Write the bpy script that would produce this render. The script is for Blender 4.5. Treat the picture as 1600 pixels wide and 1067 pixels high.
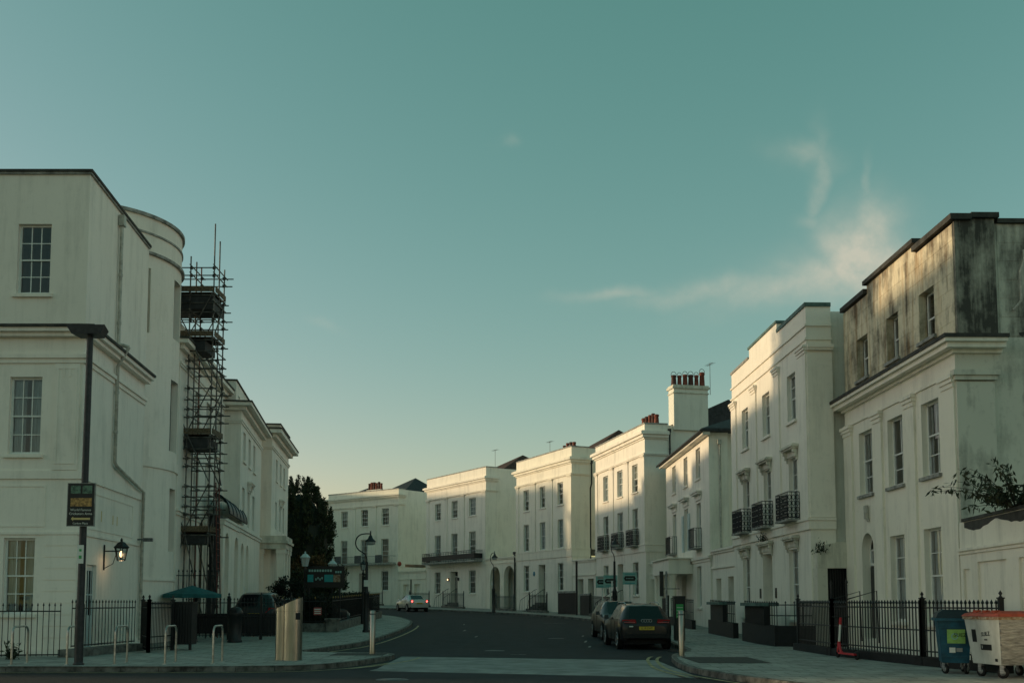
import bpy, bmesh, math, random
from mathutils import Vector, Matrix
from math import sin, cos, pi, radians, tan, atan, atan2, sqrt
random.seed(7)
for o in list(bpy.data.objects): bpy.data.objects.remove(o)
SC = bpy.context.scene
COL = SC.collection

# ------------------------------------------------------------------ camera
cam_data = bpy.data.cameras.new('camera'); cam = bpy.data.objects.new('camera', cam_data); COL.objects.link(cam)
cam.location = (0, 0, 1.55); cam.rotation_euler = (pi/2 + atan(.08), 0, 0)
cam_data.sensor_width = 36; cam_data.lens = 36.0; cam_data.shift_y = .174
cam_data.clip_start = .1; cam_data.clip_end = 3000
SC.camera = cam
SC.render.resolution_x = 1024; SC.render.resolution_y = 682

# ------------------------------------------------------------------ sky and sun
SUN_EL, SUN_AZ = radians(8.0), radians(8)          # the sun stands to the left (-X), a little ahead
sun_dir = Vector((-cos(SUN_AZ)*cos(SUN_EL), sin(SUN_AZ)*cos(SUN_EL), sin(SUN_EL)))
world = bpy.data.worlds.new('World'); SC.world = world; world.use_nodes = True
wt = world.node_tree; wt.nodes.clear()
def wn(t, **k):
    n = wt.nodes.new(t)
    for a, b in k.items(): setattr(n, a, b)
    return n
def wl(a, b): wt.links.new(a, b)
def wmath(op, a, b=None, c=None):
    n = wn('ShaderNodeMath', operation=op)
    for i, x in enumerate((a, b, c)):
        if x is None: continue
        if isinstance(x, (int, float)): n.inputs[i].default_value = x
        else: wl(x, n.inputs[i])
    return n.outputs[0]
sky = wn('ShaderNodeTexSky', sky_type='NISHITA'); sky.sun_disc = False
sky.sun_elevation = SUN_EL; sky.sun_rotation = -(pi/2 - SUN_AZ)
sky.altitude = 20; sky.air_density = 1.0; sky.dust_density = .9; sky.ozone_density = 1.6
srgb = wn('ShaderNodeSeparateColor'); wl(sky.outputs[0], srgb.inputs[0]); grade = wn('ShaderNodeCombineColor')
ch = [wmath('MULTIPLY', wmath('POWER', wmath('MULTIPLY', srgb.outputs[i], .1), gam), gain) for i, (gain, gam) in enumerate(((20.3, 1.24), (8.3, .72), (9.8, 1.03)))]   # the photograph's teal cast
wl(wmath('MINIMUM', ch[0], wmath('MULTIPLY', ch[1], 1.06)), grade.inputs[0]); wl(ch[1], grade.inputs[1]); wl(wmath('MINIMUM', ch[2], ch[1]), grade.inputs[2])
# thin clouds, laid out by direction
tc = wn('ShaderNodeTexCoord'); sep = wn('ShaderNodeSeparateXYZ'); wl(tc.outputs['Generated'], sep.inputs[0])
ys = wmath('MAXIMUM', sep.outputs[1], .05)
ca = wmath('DIVIDE', sep.outputs[0], ys); cb = wmath('DIVIDE', sep.outputs[2], ys)
front = wmath('GREATER_THAN', sep.outputs[1], .1)
comb = wn('ShaderNodeCombineXYZ'); wl(ca, comb.inputs[0]); wl(cb, comb.inputs[1])
warp = wn('ShaderNodeTexNoise'); warp.inputs['Scale'].default_value = 9; warp.inputs['Detail'].default_value = 4
wl(comb.outputs[0], warp.inputs['Vector'])
wsep = wn('ShaderNodeSeparateXYZ'); wl(warp.outputs['Color'], wsep.inputs[0])
ca2 = wmath('ADD', ca, wmath('MULTIPLY', wmath('SUBTRACT', wsep.outputs[0], .5), .09))
cb2 = wmath('ADD', cb, wmath('MULTIPLY', wmath('SUBTRACT', wsep.outputs[1], .5), .06))
tot = None
for (a0, b0, sa, sb, rot, amp) in ((.348, .345, .040, .038, 0, 1.45), (.375, .328, .034, .034, 0, 1.15), (.318, .325, .050, .026, .1, 1.0), (.285, .312, .070, .016, .12, .72), (.20, .312, .07, .010, .08, .46), (.105, .312, .040, .006, .10, .45),
                                   (.300, .425, .010, .040, -.25, .40), (.292, .455, .030, .012, -.2, .32), (.357, .412, .006, .026, -.3, .32), (.292, .385, .018, .010, .1, .3),
                                   (-.010, .455, .008, .006, 0, .16), (-.185, .275, .016, .005, -.3, .2)):
    da = wmath('SUBTRACT', ca2, a0); db = wmath('SUBTRACT', cb2, b0)
    ra = wmath('ADD', wmath('MULTIPLY', da, cos(rot)/sa), wmath('MULTIPLY', db, sin(rot)/sa))
    rb = wmath('ADD', wmath('MULTIPLY', da, -sin(rot)/sb), wmath('MULTIPLY', db, cos(rot)/sb))
    r2 = wmath('ADD', wmath('MULTIPLY', ra, ra), wmath('MULTIPLY', rb, rb))
    g = wmath('MULTIPLY', wmath('EXPONENT', wmath('MULTIPLY', r2, -.8)), amp)
    tot = g if tot is None else wmath('MAXIMUM', tot, g)
cn = wn('ShaderNodeTexNoise'); cn.inputs['Scale'].default_value = 30; cn.inputs['Detail'].default_value = 11; cn.inputs['Roughness'].default_value = .6
wl(comb.outputs[0], cn.inputs['Vector'])
cmask = wmath('MULTIPLY', wmath('MULTIPLY', tot, wmath('MULTIPLY_ADD', cn.outputs['Fac'], 1.7, -.02)), front)
cmask = wmath('MINIMUM', wmath('MULTIPLY', cmask, .78), .9)
cmix = wn('ShaderNodeMix', data_type='RGBA'); wl(cmask, cmix.inputs[0]); wl(grade.outputs[0], cmix.inputs[6])
cmix.inputs[7].default_value = (3.7, 3.55, 2.85, 1)
bg = wn('ShaderNodeBackground'); wl(cmix.outputs[2], bg.inputs[0]); bg.inputs[1].default_value = .10
wo = wn('ShaderNodeOutputWorld'); wl(bg.outputs[0], wo.inputs[0])

sl = bpy.data.lights.new('sun', 'SUN'); sl.energy = 1.8; sl.angle = radians(1.8); sl.color = (1, .77, .46)
so = bpy.data.objects.new('sun', sl); COL.objects.link(so); so.location = (-60, 20, 40)
so.rotation_euler = (-sun_dir).to_track_quat('-Z', 'Y').to_euler()
vs = SC.view_settings; vs.view_transform = 'Standard'; vs.look = 'None'; vs.gamma = 1; vs.exposure = .66; vs.use_curve_mapping = False

# ------------------------------------------------------------------ materials
M = {}
def nodes(name):
    m = bpy.data.materials.new(name); m.use_nodes = True; M[name] = m
    return m, m.node_tree, m.node_tree.nodes['Principled BSDF']
def setin(b, **k):
    for a, v in k.items():
        a = a.replace('_', ' ')
        if a in b.inputs: b.inputs[a].default_value = v
def mat(name, col, rough=.6, var=.12, scale=3, stretch=(1, 1, 1), bump=0, bscale=40, metal=0, spec=.4, col2=None, emit=None, estr=0, coords='world'):
    m, t, b = nodes(name)
    N, L = t.nodes, t.links
    setin(b, Roughness=rough, Metallic=metal); b.inputs['Specular IOR Level'].default_value = spec
    b.inputs['Base Color'].default_value = (*col, 1)
    if emit:
        b.inputs['Emission Color'].default_value = (*emit, 1); b.inputs['Emission Strength'].default_value = estr
    if var or bump:
        if coords == 'world': src = N.new('ShaderNodeNewGeometry').outputs['Position']
        else: src = N.new('ShaderNodeTexCoord').outputs['Object']
        mp = N.new('ShaderNodeMapping'); mp.inputs['Scale'].default_value = stretch; L.new(src, mp.inputs[0])
    if var:
        n1 = N.new('ShaderNodeTexNoise'); n1.inputs['Scale'].default_value = scale; n1.inputs['Detail'].default_value = 8; n1.inputs['Roughness'].default_value = .62
        L.new(mp.outputs[0], n1.inputs['Vector'])
        r = N.new('ShaderNodeValToRGB'); L.new(n1.outputs['Fac'], r.inputs[0])
        c2 = col2 or tuple(c*(1-2*var) for c in col)
        r.color_ramp.elements[0].position = .32; r.color_ramp.elements[0].color = (*c2, 1)
        r.color_ramp.elements[1].position = .62; r.color_ramp.elements[1].color = (*[min(1, c*(1+var*.4)) for c in col], 1)
        L.new(r.outputs[0], b.inputs['Base Color'])
    if bump:
        n2 = N.new('ShaderNodeTexNoise'); n2.inputs['Scale'].default_value = bscale; n2.inputs['Detail'].default_value = 5
        L.new(src, n2.inputs['Vector'])
        bp = N.new('ShaderNodeBump'); bp.inputs['Strength'].default_value = bump; bp.inputs['Distance'].default_value = .02
        L.new(n2.outputs['Fac'], bp.inputs['Height']); L.new(bp.outputs[0], b.inputs['Normal'])
    return m
def stucco(name, col, dirt=.25, dirt_col=(.16, .15, .12), streak=(2.2, 2.2, .22), lines=0, lo=.50, hi=.72, rust=0, blotch=.35):
    """painted render: broad tone changes, run-down streaks, fine grain"""
    m, t, b = nodes(name); N, L = t.nodes, t.links
    setin(b, Roughness=.75); b.inputs['Specular IOR Level'].default_value = .25
    pos = N.new('ShaderNodeNewGeometry').outputs['Position']
    def noise(sc, st, det=7, rough=.6):
        mp = N.new('ShaderNodeMapping'); mp.inputs['Scale'].default_value = st; L.new(pos, mp.inputs[0])
        n = N.new('ShaderNodeTexNoise'); n.inputs['Scale'].default_value = sc; n.inputs['Detail'].default_value = det; n.inputs['Roughness'].default_value = rough
        L.new(mp.outputs[0], n.inputs['Vector']); return n.outputs['Fac']
    def ramp(src, p0, p1):
        r = N.new('ShaderNodeMapRange'); r.inputs['From Min'].default_value = p0; r.inputs['From Max'].default_value = p1
        L.new(src, r.inputs['Value']); return r.outputs[0]
    def mul(a, v):
        x = N.new('ShaderNodeMath'); x.operation = 'MULTIPLY'; L.new(a, x.inputs[0])
        if isinstance(v, (int, float)): x.inputs[1].default_value = v
        else: L.new(v, x.inputs[1])
        return x.outputs[0]
    def mix(f, a, bcol):
        x = N.new('ShaderNodeMix'); x.data_type = 'RGBA'; L.new(f, x.inputs[0])
        if isinstance(a, tuple): x.inputs[6].default_value = (*a, 1)
        else: L.new(a, x.inputs[6])
        x.inputs[7].default_value = (*bcol, 1); return x.outputs[2]
    broad = ramp(noise(.35, (1, 1, 1), 4), .35, .7)
    c = mix(mul(broad, .5), col, tuple(q*.86 for q in col))
    bl = N.new('ShaderNodeMath'); bl.operation = 'MULTIPLY_ADD'; L.new(noise(.9, (1, 1, .75), 8, .66), bl.inputs[0]); bl.inputs[1].default_value = blotch
    L.new(mul(noise(1.0, streak, 9, .68), 1-blotch), bl.inputs[2])
    st = mul(ramp(bl.outputs[0], lo, hi), dirt)
    c = mix(st, c, dirt_col)
    sp = mul(ramp(noise(5, (1, 1, 1), 9, .7), .56, .8), dirt*.55)
    c = mix(sp, c, tuple(q*.8 for q in dirt_col))
    if rust:
        c = mix(mul(ramp(noise(1.7, (2.4, 2.4, .2), 6, .6), .5, .68), rust), c, (.36, .20, .075))
    L.new(c, b.inputs['Base Color'])
    grain = noise(34, (1, 1, 1), 4)
    bp = N.new('ShaderNodeBump'); bp.inputs['Strength'].default_value = .12; bp.inputs['Distance'].default_value = .01
    h = grain
    if lines:
        sx = N.new('ShaderNodeSeparateXYZ'); L.new(pos, sx.inputs[0])
        w = N.new('ShaderNodeMath'); w.operation = 'PINGPONG'; w.inputs[1].default_value = lines/2; L.new(sx.outputs[2], w.inputs[0])
        lt = N.new('ShaderNodeMath'); lt.operation = 'GREATER_THAN'; lt.inputs[1].default_value = .02; L.new(w.outputs[0], lt.inputs[0])
        ad = N.new('ShaderNodeMath'); ad.operation = 'MULTIPLY_ADD'; L.new(lt.outputs[0], ad.inputs[0]); ad.inputs[1].default_value = 2.0; L.new(grain, ad.inputs[2]); h = ad.outputs[0]
        bp.inputs['Strength'].default_value = .3
    L.new(h, bp.inputs['Height']); L.new(bp.outputs[0], b.inputs['Normal'])
    return m
stucco('stucco', (.90, .835, .735),.36)
stucco('stucco_warm', (.89, .83, .71),.36)
stucco('stucco_grey', (.81, .775, .69), .34)
stucco('stucco_corner', (.89, .82, .73), .34)
stucco('stucco_course', (.90, .835, .735), .38, lines=.40)
stucco('stucco_old', (.74, .70, .59), .72, (.075, .07, .058), lo=.44, hi=.70)
stucco('stucco_attic', (.74, .65, .48), 0.94, (.055, .043, .031), (2.6, 2.6, .20), lo=.46, hi=.61, rust=.58, blotch=.62)
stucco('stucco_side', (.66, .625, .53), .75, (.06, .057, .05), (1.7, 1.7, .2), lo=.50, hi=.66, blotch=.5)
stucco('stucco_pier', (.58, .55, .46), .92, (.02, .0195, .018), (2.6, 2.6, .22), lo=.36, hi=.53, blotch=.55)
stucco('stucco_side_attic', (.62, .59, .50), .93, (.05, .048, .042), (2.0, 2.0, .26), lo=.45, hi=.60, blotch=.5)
mat('coping_dark', (.055, .052, .046), .8, .3, 4)
mat('coping_grey', (.34, .335, .31), .8, .3, 4)
mat('copper_green', (.10, .17, .155), .7, .3, 5)
mat('paint_white', (.74, .74, .70), .45, .05, 6)
mat('paint_blue', (.50, .60, .60), .45, .06, 6)
mat('iron', (.008, .008, .010), .5, .3, 9, spec=.5)
mat('iron_light', (.10, .105, .11), .5, .3, 9)
mat('black_wall', (.008, .0085, .011), .6, .35, 4, bump=.2)
mat('pipe_black', (.02, .02, .022), .5, .2, 6)
mat('pipe_cream', (.50, .48, .42), .5, .2, 6)
mat('curtain', (.54, .60, .62), .9, .25, 5, (9, 9, .3), coords='obj')
mat('blind', (.56, .56, .50), .9, .06, 3)
mat('curtain_dark', (.10, .105, .11), .9, .4, 5, (9, 9, .3))
mat('door_dark', (.035, .036, .034), .5, .2, 5)
mat('door_grey', (.30, .285, .25), .6, .15, 3)
mat('slate', (.035, .036, .040), .65, .35, 6, (1, 1, 1), bump=.6, bscale=12)
mat('roof_tile', (.085, .042, .03), .8, .35, 5, bump=.8, bscale=10)
mat('terracotta', (.24, .065, .042), .75, .3, 9)
mat('terracotta_dark', (.10, .04, .03), .75, .3, 9)
mat('lead', (.18, .19, .195), .6, .25, 5)
mat('asphalt', (.018, .020, .026), .88, .24, 1.1, (1, 1, 1), bump=.5, bscale=60)
mat('ground', (.05, .052, .05), .9, .2, .5)
mat('table', (.27, .275, .265), .85, .22, 1.4, bump=.4, bscale=50)
mat('kerb', (.145, .14, .128), .8, .45, 3.2, bump=.4, bscale=30)
mat('line_yellow', (.40, .34, .17), .7, .35, 5)
mat('line_white', (.36, .36, .33), .7, .5, 4)
mat('tactile', (.06, .055, .052), .85, .3, 5, bump=.6, bscale=20)
mat('steel', (.40, .375, .325), .30, .14, 3, (6, 6, .5), metal=1)
mat('steel_tube', (.46, .45, .42), .34, .2, 5, (2, 2, 2), metal=1)
mat('galv', (.33, .34, .345), .5, .28, 5, (1, 1, 6), metal=.55)
mat('lamp_post', (.030, .031, .036), .5, .25, 8)
mat('scaffold_tube', (.13, .125, .115), .5, .6, 4, metal=.5, col2=(.03, .027, .025))
mat('scaffold_red', (.16, .035, .025), .6, .4, 6)
mat('scaffold_board', (.15, .11, .07), .85, .4, 3, (6, 1, 6))
mat('scaffold_sheet', (.03, .032, .035), .7, .3, 4)
mat('teal_cloth', (.012, .115, .125), .8, .2, 4)
mat('canopy', (.016, .034, .042), .5, .3, 4)
mat('rubber', (.012, .012, .013), .8, .2, 9)
mat('alloy', (.34, .35, .36), .35, .1, 9, metal=.9)
mat('red_paint', (.52, .035, .045), .4, .1, 9)
mat('grip_black', (.02, .02, .02), .7, 0)
mat('plate_yellow', (.62, .44, .045), .45, .05, 9)
mat('plate_ink', (.01, .01, .01), .5, 0)
mat('letter_white', (.72, .72, .66), .6, 0)
mat('letter_gold', (.62, .47, .20), .55, 0)
mat('letter_blue', (.05, .20, .28), .6, 0)
mat('sign_black', (.008, .009, .011), .4, .2, 6)
mat('sign_teal', (.02, .30, .32), .5, .12, 9)
mat('sign_pale', (.27, .48, .45), .5, .1, 6)
mat('sign_green', (.06, .36, .11), .5, .1, 6)
mat('sign_lime', (.30, .52, .13), .5, .12, 9)
mat('sign_red', (.45, .10, .10), .5, .1, 9)
mat('bin_blue', (.010, .085, .135), .45, .25, 5, bump=.1)
mat('bin_lid', (.014, .022, .030), .5, .2, 5)
mat('bin_lid_red', (.40, .065, .035), .55, .25, 5)
mat('bin_white', (.50, .51, .47), .55, .18, 3, (1, 1, .4))
mat('rust', (.16, .075, .035), .85, .6, 12, col2=(.42, .38, .3))
mat('stone', (.17, .165, .15), .85, .35, 4, bump=.4, bscale=20)
mat('soil', (.03, .028, .022), .95, .3, 8)
mat('bark', (.045, .035, .026), .9, .35, 6)
mat('gold', (.36, .25, .07), .4, .2, 8, metal=.6)
def leafmat(name, c1, c2):
    m, t, b = nodes(name); N, L = t.nodes, t.links
    g = N.new('ShaderNodeNewGeometry'); r = N.new('ShaderNodeValToRGB'); L.new(g.outputs['Random Per Island'], r.inputs[0])
    r.color_ramp.elements[0].color = (*c1, 1); r.color_ramp.elements[1].color = (*c2, 1)
    L.new(r.outputs[0], b.inputs['Base Color']); setin(b, Roughness=.65); b.inputs['Specular IOR Level'].default_value = .25
leafmat('leaf_dark', (.012, .020, .012), (.060, .072, .030))
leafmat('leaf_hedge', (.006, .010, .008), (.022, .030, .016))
leafmat('leaf_shrub', (.016, .026, .014), (.055, .065, .035))
leafmat('leaf_rusty', (.05, .035, .015), (.15, .09, .035))
# paving: slabs in the material, their joints sunk
m, t, b = nodes('paving'); N, L = t.nodes, t.links
pos = N.new('ShaderNodeNewGeometry').outputs['Position']
br = N.new('ShaderNodeTexBrick'); br.inputs['Scale'].default_value = 1; br.inputs['Brick Width'].default_value = .75; br.inputs['Row Height'].default_value = .6
br.inputs['Mortar Size'].default_value = .012; br.inputs['Color1'].default_value = (.40, .39, .355, 1); br.inputs['Color2'].default_value = (.32, .315, .29, 1); br.inputs['Mortar'].default_value = (.07, .07, .065, 1)
L.new(pos, br.inputs['Vector'])
nz = N.new('ShaderNodeTexNoise'); nz.inputs['Scale'].default_value = 1.3; nz.inputs['Detail'].default_value = 9; nz.inputs['Roughness'].default_value = .7; L.new(pos, nz.inputs['Vector'])
mr = N.new('ShaderNodeMapRange'); mr.inputs['From Min'].default_value = .3; mr.inputs['From Max'].default_value = .7; mr.inputs['To Min'].default_value = .48; mr.inputs['To Max'].default_value = 1.15; L.new(nz.outputs['Fac'], mr.inputs[0])
mx = N.new('ShaderNodeMix'); mx.data_type = 'RGBA'; mx.blend_type = 'MULTIPLY'; mx.inputs[0].default_value = 1; L.new(br.outputs['Color'], mx.inputs[6]); L.new(mr.outputs[0], mx.inputs[7])
L.new(mx.outputs[2], b.inputs['Base Color']); setin(b, Roughness=.85)
bp = N.new('ShaderNodeBump'); bp.inputs['Strength'].default_value = .5; bp.inputs['Distance'].default_value = .01; bp.invert = True; L.new(br.outputs['Fac'], bp.inputs['Height']); L.new(bp.outputs[0], b.inputs['Normal'])
# window glass: clear at right angles, mirror-like at a slant, old panes a little uneven
m, t, b = nodes('glass'); N, L = t.nodes, t.links; N.remove(b)
fr = N.new('ShaderNodeFresnel'); fr.inputs['IOR'].default_value = 1.5
nz = N.new('ShaderNodeTexNoise'); nz.inputs['Scale'].default_value = 1.6; L.new(N.new('ShaderNodeNewGeometry').outputs['Position'], nz.inputs['Vector'])
bp = N.new('ShaderNodeBump'); bp.inputs['Strength'].default_value = .25; bp.inputs['Distance'].default_value = .03; L.new(nz.outputs['Fac'], bp.inputs['Height'])
tr = N.new('ShaderNodeBsdfTransparent'); tr.inputs[0].default_value = (.84, .88, .87, 1); gl = N.new('ShaderNodeBsdfGlossy'); gl.inputs['Roughness'].default_value = .03
L.new(bp.outputs[0], gl.inputs['Normal']); L.new(bp.outputs[0], fr.inputs['Normal'])
ms = N.new('ShaderNodeMixShader'); mm = N.new('ShaderNodeMath'); mm.operation = 'MULTIPLY_ADD'; mm.use_clamp = True; mm.inputs[1].default_value = 1.3; mm.inputs[2].default_value = .02; L.new(fr.outputs[0], mm.inputs[0])
L.new(mm.outputs[0], ms.inputs[0]); L.new(tr.outputs[0], ms.inputs[1]); L.new(gl.outputs[0], ms.inputs[2]); L.new(ms.outputs[0], N['Material Output'].inputs[0])
m, t, b = nodes('car_glass'); b.inputs['Base Color'].default_value = (.006, .008, .010, 1); setin(b, Roughness=.06); b.inputs['Specular IOR Level'].default_value = .5
def carpaint(name, col, metal=.3):
    m, t, b = nodes(name); b.inputs['Base Color'].default_value = (*col, 1); setin(b, Roughness=.4, Metallic=metal if col[0] > .1 else 0)
    b.inputs['Coat Weight'].default_value = .3; b.inputs['Specular IOR Level'].default_value = .3; b.inputs['Coat Roughness'].default_value = .06
carpaint('paint_black', (.008, .009, .011)); carpaint('paint_navy', (.010, .014, .018)); carpaint('paint_silver', (.46, .49, .47), .5); carpaint('paint_green', (.010, .045, .050))
mat('light_red', (.30, .012, .015), .2, 0, spec=.6)
mat('brake_lit', (.5, .02, .02), .3, 0, emit=(1, .10, .08), estr=3.0)
mat('lamp_clear', (.55, .56, .55), .15, 0, spec=.6)
mat('bulb_lit', (.9, .7, .5), .4, 0, emit=(1, .62, .32), estr=2.2)
mat('lantern_glass', (.42, .45, .44), .25, 0, spec=.5)

# ------------------------------------------------------------------ mesh helpers
class MB:
    def __init__(s): s.v = []; s.f = []; s.sm = []
    def add(s, vs, fs, smooth=False):
        k = len(s.v); s.v += [tuple(p) for p in vs]; s.f += [tuple(i+k for i in f) for f in fs]; s.sm += [smooth]*len(fs); return s
    def box(s, x0, x1, y0, y1, z0, z1, tx=0, ty=0):
        if x0 > x1: x0, x1 = x1, x0
        if y0 > y1: y0, y1 = y1, y0
        return s.add([(x0, y0, z0), (x1, y0, z0), (x1, y1, z0), (x0, y1, z0), (x0+tx, y0+ty, z1), (x1-tx, y0+ty, z1), (x1-tx, y1-ty, z1), (x0+tx, y1-ty, z1)],
                     [(0, 3, 2, 1), (4, 5, 6, 7), (0, 1, 5, 4), (1, 2, 6, 5), (2, 3, 7, 6), (3, 0, 4, 7)])
    def prism(s, pts, z0, z1, top=True):           # footprint (ccw) extruded upwards
        n = len(pts)
        s.add([(x, y, z0) for x, y in pts]+[(x, y, z1) for x, y in pts], [(i, (i+1) % n, n+(i+1) % n, n+i) for i in range(n)])
        if top: s.add([(x, y, z1) for x, y in pts], [tuple(range(n))]); s.add([(x, y, z0) for x, y in pts], [tuple(range(n))[::-1]])
        return s
    def tube(s, pts, r, n=8, cap=True, smooth=True):
        pts = [Vector(p) for p in pts]; rs = r if isinstance(r, (list, tuple)) else [r]*len(pts)
        rings = []; prev = None
        for i, p in enumerate(pts):
            d = (pts[min(i+1, len(pts)-1)]-pts[max(i-1, 0)]).normalized()
            a = prev if prev is not None else (Vector((0, 0, 1)) if abs(d.z) < .9 else Vector((1, 0, 0)))
            e1 = (a-d*a.dot(d)).normalized(); prev = e1; e2 = d.cross(e1)
            rings.append([p+e1*rs[i]*cos(2*pi*k/n)+e2*rs[i]*sin(2*pi*k/n) for k in range(n)])
        V = [q for ring in rings for q in ring]
        F = [(i*n+k, i*n+(k+1) % n, (i+1)*n+(k+1) % n, (i+1)*n+k) for i in range(len(pts)-1) for k in range(n)]
        s.add(V, F, smooth)
        if cap: s.add(rings[0], [tuple(range(n))[::-1]]); s.add(rings[-1], [tuple(range(n))])
        return s
    def lathe(s, prof, n=20, c=(0, 0, 0), axis='z', smooth=True, a0=0, a1=2*pi):
        full = abs(a1-a0-2*pi) < 1e-6; m = n if full else n+1
        V = []
        for (r, z) in prof:
            for k in range(m):
                a = a0+(a1-a0)*k/n
                p = (r*cos(a), r*sin(a), z)
                if axis == 'x': p = (z, r*cos(a), r*sin(a))
                if axis == 'y': p = (r*sin(a), z, r*cos(a))
                V.append((p[0]+c[0], p[1]+c[1], p[2]+c[2]))
        F = []
        for i in range(len(prof)-1):
            for k in range(n):
                k2 = (k+1) % m
                F.append((i*m+k, i*m+k2, (i+1)*m+k2, (i+1)*m+k))
        return s.add(V, F, smooth)
    def mesh(s, name, material):
        me = bpy.data.meshes.new(name); me.from_pydata(s.v, [], s.f); me.polygons.foreach_set('use_smooth', s.sm)
        me.materials.append(M[material]); me.update(); return me
    def build(s, name, material, parent=None, loc=(0, 0, 0), rz=0):
        return inst(s.mesh(name, material), name, parent, loc, rz)
def inst(me, name, parent=None, loc=(0, 0, 0), rz=0):
    o = bpy.data.objects.new(name, me); COL.objects.link(o); o.location = loc; o.rotation_euler = (0, 0, rz)
    if parent: o.parent = parent
    return o
CACHE = {}
def cached(key, name, material, fn):
    if key not in CACHE:
        b = MB(); fn(b); CACHE[key] = b.mesh(name, material)
    return CACHE[key]
def tag(o, label, cat, group=None):
    o['label'] = label; o['category'] = cat
    if group: o['group'] = group
    return o
def thing(name, label, cat, loc=(0, 0, 0), rz=0, group=None):
    o = bpy.data.objects.new(name, None); COL.objects.link(o); o.empty_display_size = .3; o.location = loc; o.rotation_euler = (0, 0, rz)
    return tag(o, label, cat, group)
def struct(o, kind='structure'): o['kind'] = kind; return o
def copy_tree(o, parent=None):
    c = o.copy(); COL.objects.link(c); c.parent = parent
    for ch in list(o.children): copy_tree(ch, c)
    return c
def text(body, size, material, parent, loc, rot=(pi/2, 0, 0), name='lettering', bold=0, squash=1):
    cu = bpy.data.curves.new('t', 'FONT'); cu.body = body; cu.size = size; cu.align_x = 'CENTER'; cu.align_y = 'CENTER'; cu.extrude = .0015; cu.offset = bold; cu.resolution_u = 2
    to = bpy.data.objects.new('t', cu); COL.objects.link(to)
    me = bpy.data.meshes.new_from_object(to); bpy.data.objects.remove(to); me.materials.clear(); me.materials.append(M[material])
    o = inst(me, name, parent, loc); o.rotation_euler = rot; o.scale = (squash, 1, 1); return o
def gz(Y): return .0164*max(0, min(Y, 160)-38)
ROAD = -.13

# ------------------------------------------------------------------ ground, road, pavements
def sheet(name, material, rows, dz, parent=None):
    """rows of (y, x0, x1) joined into a strip that follows the ground"""
    b = MB(); V = []; F = []
    for (y, x0, x1) in rows: V += [(x0, y, gz(y)+dz), (x1, y, gz(y)+dz)]
    for i in range(len(rows)-1): F.append((2*i, 2*i+1, 2*i+3, 2*i+2))
    b.add(V, F); return struct(b.build(name, material, parent))
def interp(pts, y):
    if y <= pts[0][0]: return pts[0][1]
    for (a, xa), (c, xc) in zip(pts, pts[1:]):
        if y <= c: return xa+(xc-xa)*(y-a)/(c-a)
    return pts[-1][1]
sheet('ground', 'ground', [(-300, -700, 700), (38, -700, 700), (160, -700, 700), (900, -700, 700)], ROAD-.02)
sheet('road', 'asphalt', [(-40, -90, 90), (38, -90, 90), (135, -90, 90)], ROAD)
def smooth_poly(pts, n=6):
    out = []
    P = [pts[0]]+list(pts)+[pts[-1]]
    for i in range(1, len(P)-2):
        p0, p1, p2, p3 = P[i-1], P[i], P[i+1], P[i+2]
        for k in range(n):
            t = k/n
            out.append(tuple(.5*((2*p1[j])+(-p0[j]+p2[j])*t+(2*p0[j]-5*p1[j]+4*p2[j]-p3[j])*t*t+(-p0[j]+3*p1[j]-3*p2[j]+p3[j])*t**3) for j in (0, 1)))
    out.append(tuple(pts[-1])); return out
KR = smooth_poly([(12, 6), (8, 14.5), (6.6, 17.6), (5.4, 20.1), (4.55, 22.9), (4.25, 25), (4.35, 27.5), (4.75, 30.5), (5.7, 33.5), (6.0, 38), (6.25, 48), (5.9, 58), (4.9, 66), (2.6, 74), (-1.9, 83.5), (-9.0, 94.5), (-19, 101), (-34, 105)])
KL0 = [(-60, 24.85), (-30, 24.85), (-12, 24.85), (-7.5, 24.9), (-5.6, 25.2), (-4.5, 26.3), (-3.75, 28.6), (-3.5, 30.7), (-3.8, 31.6), (-6.4, 32.2)]
KL1 = smooth_poly([(-6.75, 33.0), (-6.2, 36.5), (-5.6, 41), (-5.4, 49), (-5.6, 57), (-6.4, 64.4), (-8.6, 73), (-13, 81), (-22, 87), (-40, 91)])
KLs = smooth_poly(KL0[3:9], 5)+[KL0[9]]
def rows_for(kerb, side, y0, y1, step=.5):
    pts = sorted((y, x) for x, y in kerb); y = y0; out = []
    while y <= y1+1e-6:
        x = interp(pts, y); out.append((y, x, 90) if side > 0 else (y, -90, x)); y += step
    return out
struct(sheet('pavement', 'paving', rows_for(KR, 1, 6, 105)+[(135, -90, 90)], 0))
rl = [(24.85, -90, -7.7)]+[(y, -90, x) for x, y in KLs if y > 24.86]
yl = sorted(set(rl)); sheet('pavement', 'paving', yl, 0)
sheet('pavement', 'paving', [(32.2, -90, -6.4), (32.6, -90, -6.72)]+rows_for(KL1, -1, 33, 91), 0)
def resample(pts, step):
    out = [pts[0]]; acc = 0
    for a, b in zip(pts, pts[1:]):
        L = sqrt((b[0]-a[0])**2+(b[1]-a[1])**2); 
        while acc+L >= step and L > 1e-9:
            t = (step-acc)/L; a = (a[0]+(b[0]-a[0])*t, a[1]+(b[1]-a[1])*t); out.append(a); L = sqrt((b[0]-a[0])**2+(b[1]-a[1])**2); acc = 0
        acc += L
    return out
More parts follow.
